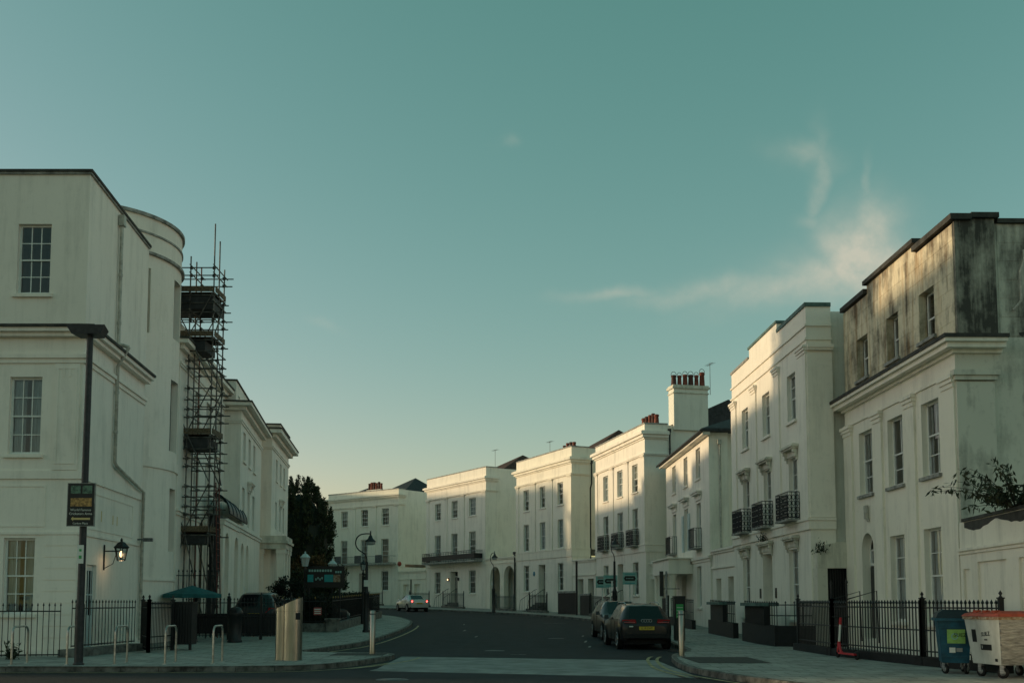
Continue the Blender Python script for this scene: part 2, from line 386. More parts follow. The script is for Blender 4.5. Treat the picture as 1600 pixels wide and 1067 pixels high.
def kerb_run(pts, side, ymax=62, step=.92):
    root = bpy.data.objects.new('kerb', None); COL.objects.link(root); struct(root)
    q = resample(pts, step); far = MB()
    for i, (a, b) in enumerate(zip(q, q[1:])):
        d = Vector((b[0]-a[0], b[1]-a[1])); L = d.length; d.normalize(); n = Vector((-d.y, d.x))*side
        if abs(a[0]) > 26: continue
        dz = random.uniform(-.004, .004)
        def P(t, w, z): return (a[0]+d.x*t+n.x*w, a[1]+d.y*t+n.y*w, z+gz(a[1]+d.y*t))
        t0, t1 = .006, L-.006
        V = [P(t0, -.012, ROAD-.01), P(t1, -.012, ROAD-.01), P(t1, -.005, -.012), P(t0, -.005, -.012), P(t0, .012, .006+dz), P(t1, .012, .006+dz), P(t1, .14, .006+dz), P(t0, .14, .006+dz), P(t1, .14, ROAD), P(t0, .14, ROAD)]
        F = [(0, 1, 2, 3), (3, 2, 5, 4), (4, 5, 6, 7), (7, 6, 8, 9), (0, 3, 4, 7, 9), (1, 8, 6, 5, 2)]
        if side < 0: F = [f[::-1] for f in F]
        if a[1] < ymax: mb = MB(); mb.add(V, F); mb.build('kerb_stone', 'kerb', root)
        else: far.add(V, F)
    if far.v: o = far.build('kerb_stones', 'kerb', root); o['kind'] = 'stuff'
kerb_run(KR, -1)
kerb_run([(-26, 24.85)]+KLs, 1); kerb_run(KL1, 1)
def ribbon(name, material, pts, w, dz):
    b = MB(); V = []; F = []
    for i, p in enumerate(pts):
        a = pts[max(i-1, 0)]; c = pts[min(i+1, len(pts)-1)]; d = Vector((c[0]-a[0], c[1]-a[1])).normalized(); n = Vector((-d.y, d.x))*w/2
        V += [(p[0]+n.x, p[1]+n.y, gz(p[1]+n.y)+dz), (p[0]-n.x, p[1]-n.y, gz(p[1]-n.y)+dz)]
    for i in range(len(pts)-1): F.append((2*i, 2*i+1, 2*i+3, 2*i+2))
    b.add(V, F); return struct(b.build(name, material))
def offset(pts, w):
    out = []
    for i, p in enumerate(pts):
        a = pts[max(i-1, 0)]; c = pts[min(i+1, len(pts)-1)]; d = Vector((c[0]-a[0], c[1]-a[1])).normalized(); out.append((p[0]-d.y*w, p[1]+d.x*w))
    return out
# raised crossing table between the two corners, then the painted lines
cross = MB(); cross.add([(-3.35, 25.7, ROAD+.03), (4.1, 23.3, ROAD+.03), (4.1, 29.3, ROAD+.03), (-3.35, 31.3, ROAD+.03), (-3.5, 25.3, ROAD), (4.15, 22.9, ROAD), (4.15, 29.7, ROAD), (-3.5, 31.7, ROAD)], [(0, 1, 2, 3), (4, 5, 1, 0), (3, 2, 6, 7)])
struct(cross.build('crossing_table', 'table'))
fl = [(-26, 24.85)]+KLs[:]
ribbon('painted_line', 'line_yellow', offset(fl[:-4], -.42), .10, ROAD+.012)
ribbon('painted_line', 'line_yellow', [(p[0], p[1]) for p in offset(fl[-18:-6], -.75)], .09, ROAD+.036)
ribbon('painted_line', 'line_yellow', offset(KL1[:26], -.38), .10, ROAD+.008)
kr2 = [p for p in KR if 17 < p[1] < 31]
ribbon('painted_line', 'line_yellow', offset(kr2, .42), .09, ROAD+.036)
ribbon('painted_line', 'line_yellow', offset([p for p in kr2 if p[1] > 22.5], .68), .09, ROAD+.040)
for (x, y, l, a) in ((.35, 24.0, .72, 0), (-2.4, 52, .9, 1.5), (-1.6, 46, .8, 1.5), (3.0, 42, 1.2, 1.45), (3.2, 46.5, .8, 1.45), (2.9, 38.5, .7, 1.45), (-2.8, 60, .9, 1.6), (2.6, 62, 1.4, .3), (.2, 33.0, .5, .1)):
    ribbon('painted_mark', 'line_white', [(x-cos(a)*l/2, y-sin(a)*l/2), (x+cos(a)*l/2, y+sin(a)*l/2)], .09, ROAD+.008 if not 23.4 < y < 31 else ROAD+.036)
mat('asphalt_patch', (.026, .028, .033), .92, .25, 2, bump=.5, bscale=60); mat('asphalt_old', (.013, .015, .019), .85, .3, 1.5, bump=.4, bscale=50)
def patch(x0, x1, y0, y1, m_, sk=0):
    b = MB(); ys_ = [y0, y1] if y1 < 38 or y0 > 38 else [y0, 38, y1]
    V = []; F = []
    for y in ys_: V += [(x0+sk*(y-y0), y, gz(y)+ROAD+.004), (x1+sk*(y-y0), y, gz(y)+ROAD+.004)]
    for i in range(len(ys_)-1): F.append((2*i, 2*i+1, 2*i+3, 2*i+2))
    b.add(V, F); struct(b.build('road_patch', m_))
for q in ((-2.0, -.6, 33, 44, 'asphalt_patch'), (.9, 2.1, 36, 37.6, 'asphalt_old'), (-4.5, -3.2, 38.5, 52, 'asphalt_old'), (1.5, 2.6, 47, 60, 'asphalt_patch'), (-9, -5, 20.2, 21.5, 'asphalt_patch'), (-1, 8, 20.6, 21.2, 'asphalt_old'), (-20, -12, 21.4, 22.4, 'asphalt_old')): patch(*q, sk=.02)
for x, y, lab in ((-.6, 35.6, 'round iron manhole cover beyond the crossing table'), (1.9, 44.5, 'round iron manhole cover near the parked cars'), (-2.6, 22.4, 'round iron manhole cover on the main road')):
    mh = thing('manhole_cover', lab, 'manhole cover', (x, y, gz(y)+ROAD)); b = MB(); b.lathe([(0, .010), (.28, .010), (.30, .006), (.34, .009), (.36, .0)], 24); b.build('frame', 'iron', mh); b = MB(); b.lathe([(0, .0135), (.25, .0135), (.25, .011)], 24); b.build('lid', 'iron_light', mh)
for x, y, rz, lab in ((5.55, 35.0, .2, 'iron drain grate by the kerb behind the estate car'), (-5.2, 37.5, -.1, 'iron drain grate by the pavement kerb near the lone bollard')):
    dg = thing('drain_grate', lab, 'drain', (x, y, gz(y)+ROAD), rz)
    b = MB(); b.box(-.22, .22, -.24, .24, .002, .006); b.build('pit', 'rubber', dg)
    for k in range(6): b = MB(); b.box(-.20, .20, -.22+k*.08, -.18+k*.08, .007, .014); b.build('bar', 'iron', dg)
tp = MB(); tp.box(-5.3, -3.75, 30.0, 31.3, .004, .010); struct(tp.build('tactile_paving', 'tactile'))
tp = MB(); tp.box(4.75, 6.6, 26.2, 29.0, .004, .010); struct(tp.build('tactile_paving', 'tactile'))

# ------------------------------------------------------------------ building kit
class House:
    def __init__(s, name, label, A, B, cat='house', z0=None, group=None):
        A = Vector(A); B = Vector(B); d = B-A; s.L = d.length; s.z0 = gz(A.y) if z0 is None else z0
        s.root = thing(name, label, cat, (A.x, A.y, s.z0), atan2(d.y, d.x), group)
    def mb(s): return MB()
    def put(s, b, name, material, parent=None, **k):
        # geometry given in absolute heights: lower it to the root's base
        if parent is None: b.v = [(x, y, z-s.z0) for x, y, z in b.v]
        return b.build(name, material, parent or s.root, **k)
def wall_faces(b, u0, u1, z0, z1, ops, y=0, rev=.18, extra=()):
    us = sorted({u0, u1, *extra, *[o[0] for o in ops], *[o[1] for o in ops]}); zs = sorted({z0, z1, *[o[2] for o in ops], *[o[3] for o in ops]})
    us = [u for u in us if u0 <= u <= u1]; zs = [z for z in zs if z0 <= z <= z1]
    for a, c in zip(us, us[1:]):
        for p, q in zip(zs, zs[1:]):
            um, zm = (a+c)/2, (p+q)/2
            if any(o[0] < um < o[1] and o[2] < zm < o[3] for o in ops): continue
            b.add([(a, y, p), (c, y, p), (c, y, q), (a, y, q)], [(3, 2, 1, 0)])
    for o in ops:
        a, c, p, q = o[:4]; r = o[5] if len(o) > 5 else rev
        if len(o) > 4 and o[4]:
            R = (c-a)/2; sp = q-R; n = 16; cu = (a+c)/2
            arc = [(cu-R*cos(pi*k/n), sp+R*sin(pi*k/n)) for k in range(n+1)]
            for k in range(n):
                (x0, y0), (x1, y1) = arc[k], arc[k+1]
                b.add([(x0, y, y0), (x1, y, y1), (x1, y, q), (x0, y, q)], [(3, 2, 1, 0)])
                b.add([(x0, y, y0), (x1, y, y1), (x1, y-r, y1), (x0, y-r, y0)], [(0, 1, 2, 3)])
            q2 = sp
        else:
            q2 = q; b.add([(a, y, q), (c, y, q), (c, y-r, q), (a, y-r, q)], [(0, 1, 2, 3)])
        b.add([(a, y, p), (a, y, q2), (a, y-r, q2), (a, y-r, p)], [(0, 1, 2, 3)]); b.add([(c, y, p), (c, y, q2), (c, y-r, q2), (c, y-r, p)], [(3, 2, 1, 0)])
        b.add([(a, y, p), (c, y, p), (c, y-r, p), (a, y-r, p)], [(3, 2, 1, 0)])
def shell(h, name, material, z0, z1, ops, D=9, u0=0, u1=None, pier=0, inset=.2, rev=.18, parent=None):
    """closed house body: front with openings, optional front block 'pier' deep with the body set in behind it"""
    u1 = h.L if u1 is None else u1; b = MB(); wall_faces(b, u0, u1, z0, z1, ops, 0, rev)
    if pier: ring = [(u1, 0), (u1, -pier), (u1-inset, -pier), (u1-inset, -D), (u0+inset, -D), (u0+inset, -pier), (u0, -pier), (u0, 0)]
    else: ring = [(u1, 0), (u1, -D), (u0, -D), (u0, 0)]
    for (a, c) in zip(ring, ring[1:]): b.add([(a[0], a[1], z0), (c[0], c[1], z0), (c[0], c[1], z1), (a[0], a[1], z1)], [(0, 1, 2, 3)])
    b.add([(x, y, z1) for x, y in ring], [tuple(range(len(ring)))])
    return h.put(b, name, material, parent)
def window(h, u0, u1, z0, z1, cols=3, rows=(2, 2), rec=.15, sill=True, indiv=False, curtain=None, frame='paint_white', arch=False, y=0, lowgap=0):
    w, H = u1-u0, z1-z0; fw = .065; key = (round(w, 2), round(H, 2), cols, rows, frame, arch, lowgap)
    mid = H*.5
    def fr(b):
        hw = w/2; top = H-(hw if arch else 0)
        b.box(-hw, -hw+fw, -.09, .0, 0, top); b.box(hw-fw, hw, -.09, .0, 0, top); b.box(-hw+fw, hw-fw, -.09, 0, 0, fw*1.3)
        if arch:
            n = 12
            for k in range(n):
                a0, a1 = pi*k/n, pi*(k+1)/n
                p = [(-R*cos(a), top+R*sin(a)) for a in (a0, a1) for R in (hw, hw-fw)]
                b.add([(p[0][0], 0, p[0][1]), (p[2][0], 0, p[2][1]), (p[3][0], 0, p[3][1]), (p[1][0], 0, p[1][1])], [(0, 1, 2, 3)])
        else: b.box(-hw+fw, hw-fw, -.09, 0, H-fw, H)
        b.box(-hw+fw, hw-fw, -.07, -.012, mid-.025+lowgap, mid+.025+lowgap)
        gb = .03
        for k in range(1, cols):
            x = -hw+fw+(w-2*fw)*k/cols
            b.box(x-gb/2, x+gb/2, -.045, -.018, mid+.025+lowgap, (H if arch else H-fw)); b.box(x-gb/2, x+gb/2, -.075, -.048, fw*1.3, mid-.025+lowgap)
        for r, (za, zb, ya) in zip(rows, ((mid+.025+lowgap, H-fw, -.044), (fw*1.3, mid-.025+lowgap, -.074))):
            for k in range(1, r):
                z = za+(zb-za)*k/r; b.box(-hw+fw, hw-fw, ya, ya+.024, z-gb/2, z+gb/2)
    uc = (u0+u1)/2
    o = inst(cached(('win',)+key, 'window', frame, fr), 'window', h.root, (uc, y-rec, z0-h.z0))
    gw, g0, g1 = w/2-fw, fw*1.3, H-fw
    if arch: g1 = H-.02
    if indiv:
        for zi, (za, zb, r, yy) in enumerate(((mid+.025, g1, rows[0], -.031), (g0, mid-.025, rows[1], -.061))):
            pw, ph = 2*gw/cols, (zb-za)/r
            me = cached(('pane', round(pw, 3), round(ph, 3)), 'pane', 'glass', lambda b: b.add([(0, 0, 0), (pw, 0, 0), (pw, 0, ph), (0, 0, ph)], [(3, 2, 1, 0)]))
            for i in range(cols):
                for j in range(r):
                    q = inst(me, 'pane', o, (-gw+i*pw, yy, za+j*ph)); q.rotation_euler = (random.uniform(-.004, .004), 0, random.uniform(-.006, .006))
    else:
        for za, zb, yy in ((mid, g1, -.031), (g0, mid+lowgap, -.061)):
            me = cached(('pane2', round(gw, 3), round(zb-za, 3)), 'pane', 'glass', lambda b: b.add([(-gw, 0, 0), (gw, 0, 0), (gw, 0, zb-za), (-gw, 0, zb-za)], [(3, 2, 1, 0)]))
            q = inst(me, 'pane', o, (0, yy, za)); q.rotation_euler = (random.uniform(-.006, .006), 0, random.uniform(-.012, .012))
    if sill:
        inst(cached(('sill', round(w, 2), rec), 'sill', 'coping_grey' if sill == 'dark' else 'stucco', lambda b: b.box(-w/2-.10, w/2+.10, -.02, rec+.09, -.10, -.003)), 'sill', o)
    if curtain:
        kind, a, c = curtain
        def cur(b):
            n = 24
            if kind == 'blind': b.box(-gw, gw, -.125, -.12, H*(1-a), H); return
            for s0, s1 in (((-gw, -gw+2*gw*a)), ((gw-2*gw*c, gw))):
                if s1-s0 < .01: continue
                V = []; F = []
                for k in range(n+1):
                    x = s0+(s1-s0)*k/n; yy = -.115+.022*sin(k*2.1)
                    V += [(x, yy, .05), (x, yy, H-.04)]
                for k in range(n): F.append((2*k, 2*k+2, 2*k+3, 2*k+1))
                b.add(V, F, True)
        inst(cached(('cur', key, curtain), 'curtain', 'blind' if kind == 'blind' else kind, cur), 'blind' if kind == 'blind' else 'curtain', o)
    return o
def bands(h, name, steps, material='stucco', u0=0, u1=None, near=1.0, far=1.0, back=-.02, parent=None):
    """moulding: list of (z0, z1, projection), with returns on both sides"""
    u1 = h.L if u1 is None else u1; b = MB()
    for (z0, z1, p) in steps:
        b.box(u0-(p if near else 0), u1+(p if far else 0), back, p, z0, z1)
        if near: b.box(u0-p, u0+.02, -near, back, z0, z1)
        if far: b.box(u1-.02, u1+p, -far, back, z0, z1)
    return h.put(b, name, material, parent)
def pilaster(h, u0, u1, z0, z1, p=.07, material='stucco', cap=.16):
    b = MB(); b.box(u0, u1, -.02, p, z0, z1-cap); o = h.put(b, 'pilaster', material)
    c = MB()
    c.box(u0-.02, u1+.02, -.02, p+.03, z1-cap+.002, z1-cap*.62); c.box(u0-.05, u1+.05, -.02, p+.07, z1-cap*.62, z1-cap*.3); c.box(u0-.08, u1+.08, -.02, p+.11, z1-cap*.3, z1)
    c.v = [(x, y, z-h.z0) for x, y, z in c.v]; c.build('capital', material, o)
    return o
def hood(h, u0, u1, z, material='stucco_old', p=.28):
    b = MB(); b.box(u0-.20, u1+.20, -.02, p*.8, z-.10, z-.04); b.box(u0-.26, u1+.26, -.02, p, z-.04, z+.02); b.box(u0-.22, u1+.22, -.02, p*.85, z+.02, z+.07)
    b.box(u0-.14, u1+.14, -.02, .05, z-.34, z-.10)
    o = h.put(b, 'window_hood', material)
    for s in (u0-.14, u1+.02):
        k = MB(); k.box(s, s+.12, -.01, p*.7, z-.24-h.z0, z-.101-h.z0); k.box(s, s+.12, -.01, p*.45, z-.40-h.z0, z-.241-h.z0); k.box(s+.015, s+.105, -.01, p*.22, z-.52-h.z0, z-.401-h.z0); k.build('bracket', material, o)
    return o
def balconette(h, u0, u1, z0, z1, p=.45, ornate=True):
    b = MB(); b.box(u0, u1, .01, p+.04, z0-.07, z0); o = h.put(b, 'balcony', 'coping_grey')
    r = MB(); Z0, Z1 = z0-h.z0, z1-h.z0
    path = [(u0+.03, .02), (u0+.03, p), (u1-.03, p), (u1-.03, .02)]
    for a, c in zip(path, path[1:]):
        for zz in (Z0+.05, Z1): r.tube([(a[0], a[1], zz), (c[0], c[1], zz)], .016, 5)
        L = sqrt((c[0]-a[0])**2+(c[1]-a[1])**2); n = max(2, int(L/.13))
        for k in range(n+1):
            t = k/n; x, y = a[0]+(c[0]-a[0])*t, a[1]+(c[1]-a[1])*t
            r.tube([(x, y, Z0), (x, y, Z1)], .011, 4)
            if ornate and k < n:
                dx, dy = (c[0]-a[0])/n, (c[1]-a[1])/n
                for j in range(4):
                    zc = Z0+.14+(Z1-Z0-.2)*j/3.6
                    pts = [(x+dx*(.5+.42*cos(q)), y+dy*(.5+.42*cos(q)), zc+.085*sin(q)) for q in [2*pi*i/8 for i in range(9)]]
                    r.tube(pts, .013, 4, cap=False)
    r.build('railing', 'iron', o); return o
def sash_door(h, u0, u1, z0, z1, y=-.5, material='door_dark', arch=False):
    w = u1-u0; b = MB(); b.box(-w/2, w/2, -.06, 0, 0, z1-z0)
    o = b.build('door', material, h.root, ((u0+u1)/2, y, z0-h.z0))
    p = MB()
    for (a, c) in ((-w/2+.12, -.05), (.05, w/2-.12)):
        for (q0, q1) in ((.25, .95), (1.1, 1.9)): p.box(a, c, .001, .02, q0, q1)
    p.build('door_panel', material, o); k = MB(); k.lathe([(0, .0), (.03, .0), (.035, .04), (0, .07)], 8, (w*.36, .03, 1.05), 'y'); k.build('handle', 'gold', o); return o
def hip_roof(h, u0, u1, y0, y1, z0, z1, material='slate', ridge=.4, over=0, name='roof'):
    a, c, p, q = u0-over, u1+over, y0-over, y1+over; m = (p+q)/2; i = min((q-p)/2, (c-a)/2)*ridge*2
    b = MB(); V = [(a, p, z0), (c, p, z0), (c, q, z0), (a, q, z0), (a+i, m, z1), (c-i, m, z1)]
    b.add(V, [(0, 1, 5, 4), (1, 2, 5), (2, 3, 4, 5), (3, 0, 4), (0, 3, 2, 1)]); 
    if over: b.box(a, c, p, q, z0-.14, z0-.002)
    return h.put(b, name, material)
def chimney(h, u0, u1, y0, y1, z0, z1, npots, material='stucco_grey', parent=None, hoops=False, pot_h=.55, cap=True):
    b = MB(); b.box(u0, u1, y0, y1, z0, z1); o = h.put(b, 'chimney_stack', material)
    k = MB(); Z = z1-h.z0
    if cap: k.box(u0-.06, u1+.06, y0-.06, y1+.06, Z-.32, Z-.26); k.box(u0-.10, u1+.10, y0-.10, y1+.10, Z+.002, Z+.14); k.box(u0-.05, u1+.05, y0-.05, y1+.05, Z+.14, Z+.24); k.build('stack_cap', 'stucco_old', o)
    long_u = (u1-u0) > (y1-y0)
    for i in range(npots):
        t = (i+.5)/npots; x = u0+(u1-u0)*t if long_u else (u0+u1)/2; y = (y0+y1)/2 if long_u else y0+(y1-y0)*t
        ph = pot_h*random.choice((.72, .8, .9, 1)); zb = Z+(.24 if cap else 0); r = random.choice((.15, .17, .185))
        q = MB(); q.lathe([(r*1.15, zb), (r*1.1, zb+.06), (r, zb+.10), (r*.82, zb+ph*.8), (r*1.02, zb+ph*.84), (r*1.02, zb+ph*.93), (r*.8, zb+ph), (r*.6, zb+ph), (r*.6, zb+ph-.2)], 10, (x, y, 0))
        po = q.build('chimney_pot', random.choice(('terracotta', 'terracotta', 'terracotta_dark')) if hoops else ('terracotta_dark' if i % 2 else 'terracotta'), o)
        if hoops:
            w = MB(); w.tube([(x+r*1.0*cos(a), y, zb+ph+.03+r*1.15*sin(a)) if long_u else (x, y+r*1.0*cos(a), zb+ph+.03+r*1.15*sin(a)) for a in [pi*j/8 for j in range(-1, 10)]], .018, 5); w.build('wire_hoop', 'iron', po)
    return o
def drainpipe(h, pts, r=.05, material='pipe_black', hopper=True):
    b = MB(); pts = [(u, y, z-h.z0) for u, y, z in pts]; b.tube(pts, r, 8)
    if hopper: t = pts[0]; b.box(t[0]-.12, t[0]+.12, t[1]-.06, t[1]+.12, t[2]-.02, t[2]+.22, .0, .0)
    for z in range(int(pts[-1][2])+1, int(pts[-2][2]), 2): b.lathe([(r*1.25, z), (r*1.25, z+.09)], 8, (pts[-1][0], pts[-1][1], 0))
    return b.build('drainpipe', material, h.root)

# ------------------------------------------------------------------ the crescent: four matching villas at its far end
def steps(h, u0, u1, n, z_top, y0=0, run=.28, material='stone'):
    o = None
    rise = (z_top-h.z0)/n
    for k in range(n):
        b = MB(); b.box(u0, u1, y0+.002, y0+run*(n-k), h.z0+rise*k-.02, h.z0+rise*(k+1)); o = h.put(b, 'step', material)
def villa(name, label, A, B, wu, w2, w1, g, door, zs, mat_='stucco', D=10, cols=3, curt=None, gfw=(0, 2), near=1.0):
    h = House(name, label, A, B); b0, b1, zA, c0, c1, pt = zs; L = h.L
    ops1 = [(a, c, *w1) for a, c in wu]+[(a, c, *w2) for a, c in wu]
    shell(h, 'wall', mat_, b1, pt, ops1, D, pier=near)
    opsg = [(wu[i][0], wu[i][1], *g) for i in gfw]
    if door: opsg.append((door[0], door[1], door[2], door[3], False, .55))
    shell(h, 'ground_floor_wall', 'stucco_course', h.z0-.3, b0, opsg, D, pier=near)
    bands(h, 'string_course', [(b0-.002, b1+.002, .06)], mat_, near=near, far=near); 
    bands(h, 'string_course', [(b1+.002, b1+.06, .10)], mat_, near=near, far=near)
    bands(h, 'cornice', [(c0-.16, c0-.06, .08), (c0-.06, c0+(c1-c0)*.4, .20), (c0+(c1-c0)*.4, c1, .34), (c1, c1+.05, .26)], mat_, near=near, far=near)
    bands(h, 'architrave', [(zA, zA+.07, .10), (zA+.07, zA+.14, .14)], mat_, near=near, far=near)
    bands(h, 'coping', [(pt-.002, pt+.09, .04)], 'coping_grey', near=near, far=near, back=-.3)
    mids = [(wu[i][1]+wu[i+1][0])/2 for i in range(len(wu)-1)]
    for a, c in [(.0, .55)]+[(m-.26, m+.26) for m in mids]+[(L-.55, L)]: pilaster(h, a, c, b1+.06, zA-.002, .06, mat_)
    for i, (a, c) in enumerate(wu):
        cu = lambda k: (curt or {}).get(k) or random.choice((None, None, None, None, None, None, CB, BL, BH, ('curtain', .25, .2), ('curtain', .5, .5), ('blind', .7, 0)))
        window(h, a, c, *w2, cols, (2, 2), curtain=cu((2, i))); window(h, a, c, *w1, cols, (2, 3) if w1[1]-w1[0] > 2.3 else (2, 2), curtain=cu((1, i)), sill=w1[1]-w1[0] < 2.4)
    for i in gfw: window(h, *wu[i], *g, cols, (2, 2), curtain=(curt or {}).get((0, i)))
    if door:
        sash_door(h, door[0], door[1], door[2], min(door[3], door[2]+2.5), -.5, door[4] if len(door) > 4 else 'door_dark')
        if door[3]-door[2] > 2.55:
            f = MB(); f.box(door[0]+.05, door[1]-.05, -.52, -.50, door[2]+2.55, door[3]-.04); h.put(f, 'fanlight', 'glass')
            f = MB(); f.box(door[0], door[1], -.56, -.48, door[2]+2.5, door[2]+2.56); h.put(f, 'transom', 'paint_white')
        n = max(1, round((door[2]-h.z0)/.17)); steps(h, door[0]-.15, door[1]+.15, n, door[2])
    return h
CB = ('curtain', .34, .30); BL = ('blind', .55, 0); BH = ('blind', .3, 0)
H1 = villa('villa', 'white stucco villa with full-width light iron balcony, chimney pots and dark lamp in front', (-12.23, 110), (-21.07, 117), [(1.48, 2.6), (4.75, 5.85), (8.02, 9.1)], (9.88, 11.72), (5.72, 8.4), (2.75, 4.9), (4.9, 6.1, 1.9, 4.7), (5.3, 5.62, 12.0, 12.93, 13.17, 13.72), 'stucco_warm', D=11, curt={(2, 0): BH, (1, 1): CB})
H2 = villa('villa', 'white stucco villa with solid dark balcony panel and red tiled hip roof', (-2.43, 95), (-8.8, 105.4), [(1.92, 3.25), (5.53, 6.8), (9.05, 10.36)], (9.74, 11.44), (5.5, 8.22), (2.33, 4.54), (5.45, 6.95, 1.5, 4.5, 'door_grey'), (5.0, 5.3, 11.85, 12.92, 13.2, 14.1), 'stucco', D=11, near=1.3, curt={(2, 2): ('blind', .42, 0), (1, 2): CB})
H3 = villa('villa', 'white stucco villa with plain sash windows, blue wall plaque and black corner drainpipe', (4.69, 80), (.39, 89.6), [(1.5, 2.5), (4.75, 5.8), (7.92, 9.02)], (9.32, 11.12), (5.84, 8.14), (2.42, 4.64), (4.78, 6.05, 1.5, 4.62, 'door_grey'), (5.1, 5.7, 11.52, 12.58, 12.9, 13.74), 'stucco_warm', D=10, near=1.6, cols=2, curt={(1, 0): ('curtain', .5, .5), (2, 2): BL, (1, 2): BL})
H4 = villa('villa', 'white stucco villa with dark iron window cages and big six-pot chimney stack', (8.63, 66), (6.3, 76.6), [(1.42, 2.55), (4.55, 5.75), (7.82, 9.0)], (8.82, 10.68), (5.24, 7.72), (1.98, 4.16), (4.55, 5.8, 1.3, 4.16), (4.78, 5.2, 11.05, 12.28, 12.6, 13.1), 'stucco', D=10, near=1.6, cols=2, curt={(2, 1): CB, (2, 0): BL, (2, 2): ('curtain', .5, .5), (1, 1): CB, (1, 0): BL, (0, 2): BL})
# roofs, stacks and fittings of the four villas
hip_roof(H1, .6, 4.8, -9.5, -1.3, 13.4, 15.6, 'slate', .5); hip_roof(H1, 8.5, 11.5, -9, -1.5, 13.4, 15.0, 'slate', .5)
chimney(H1, 5.6, 7.9, -3.4, -2.7, 13.7, 14.3, 6, pot_h=1.0, cap=False)
hip_roof(H2, .35, 5.2, -9.8, -1.8, 13.9, 16.0, 'roof_tile', .5)
chimney(H2, 6.6, 6.9, -2.5, -2.2, 14.0, 14.35, 1, pot_h=.35, cap=False)
hip_roof(H3, .3, 4.2, -9.3, -1.9, 13.5, 15.8, 'roof_tile', .5)
chimney(H3, 4.4, 6.8, -3.0, -2.4, 13.6, 14.35, 4, pot_h=.75, cap=False)
chimney(H4, 5.6, 8.9, -3.4, -2.7, 12.9, 13.9, 5, pot_h=.95, cap=True)
b = MB(); b.add([(.22, -1.9, 13.12), (.22, -9.9, 13.12), (10.6, -9.9, 13.12), (10.6, -1.9, 13.12), (.22, -6, 15.0), (10.6, -6, 15.0)], [(0, 4, 5, 3), (1, 2, 5, 4), (0, 1, 4), (3, 5, 2)]); H4.put(b, 'roof', 'slate')
chimney(H4, .0, .95, -4.45, -2.05, 12.8, 15.55, 6, 'stucco_grey', hoops=True, pot_h=1.0)
for h, u, y, z0, z1 in ((H3, 8.9, -2.5, 13.7, 15.6), (H4, -.05, -4.6, 15.2, 17.3), (H2, 3.4, -3, 14.4, 16.4)):
    b = MB(); b.tube([(u, y, z0), (u, y, z1)], .018, 5); b.tube([(u-.5, y, z1-.05), (u+.5, y, z1-.05)], .012, 5)
    for k in range(5): b.tube([(u-.45+k*.22, y-.2, z1-.05), (u-.45+k*.22, y+.2, z1-.05)], .008, 4)
    h.put(b, 'aerial', 'iron_light')
for h, z in ((H3, 12.5), (H4, 12.6)): drainpipe(h, [(-.06, -1.75, z), (-.06, -1.75, z-1.6), (.12, -1.72, z-2.0), (.12, -1.72, h.z0)] if h is H3 else [(-.04, -1.72, z), (-.04, -1.72, h.z0)], .06)
b = MB(); b.lathe([(0, 0), (.2, 0), (.2, .02), (0, .02)], 16, (6.9, .0, 3.9), 'y'); H3.put(b, 'plaque', 'letter_blue')
for (a, c) in ((1.42, 2.55), (4.55, 5.75), (7.82, 9.0)): balconette(H4, a-.2, c+.2, 5.26, 6.3, .42)
# balconies of the two farthest villas
b = MB(); b.box(.5, 11.4, .01, .95, 5.3, 5.45); o = H2.put(b, 'balcony', 'coping_grey')
r = MB(); Z = -H2.z0
r.box(.52, 11.38, .90, .93, 5.58+Z, 6.08+Z); r.box(.52, .55, .03, .9, 5.58+Z, 6.08+Z); r.box(11.35, 11.38, .03, .9, 5.58+Z, 6.08+Z)
for zz in (5.50, 6.22, 6.36): r.tube([(.53, .02, zz+Z), (.53, .92, zz+Z), (11.37, .92, zz+Z), (11.37, .02, zz+Z)], .025, 6)
for k in range(22): r.tube([(.53+k*.516, .92, 5.45+Z), (.53+k*.516, .92, 6.36+Z)], .018, 4)
r.build('railing', 'iron', o)
b = MB(); b.box(.3, 11.0, .01, 1.0, 5.55, 5.70); o = H1.put(b, 'balcony', 'coping_grey')
r = MB(); Z = -H1.z0
for zz in (5.76, 6.48): r.tube([(.33, .02, zz+Z), (.33, .95, zz+Z), (10.97, .95, zz+Z), (10.97, .02, zz+Z)], .02, 5)
for k in range(72): r.tube([(.33+k*.15, .95, 5.7+Z), (.33+k*.15, .95, 6.48+Z)], .011, 4)
for u in (2.04, 5.3, 8.55): r.box(u-.5, u+.5, .90, .97, 5.74+Z, 6.6+Z)
r.build('railing', 'iron_light', o)
b = MB(); b.lathe([(0, 0), (.26, 0), (.26, .1), (0, .1)], 14, (-.35, .1, 5.6), 'y'); H1.put(b, 'alarm_box', 'bin_lid_red')
for h, u in ((H2, 5.2), (H2, 7.2)):
    b = MB(); b.box(u-.06, u+.06, .02, .16, 3.6, 3.9); h.put(b, 'wall_lamp', 'iron')
b = MB(); b.box(7.14, 7.26, .165, .2, 3.66, 3.8); H2.put(b, 'lamp_glow', 'bulb_lit')

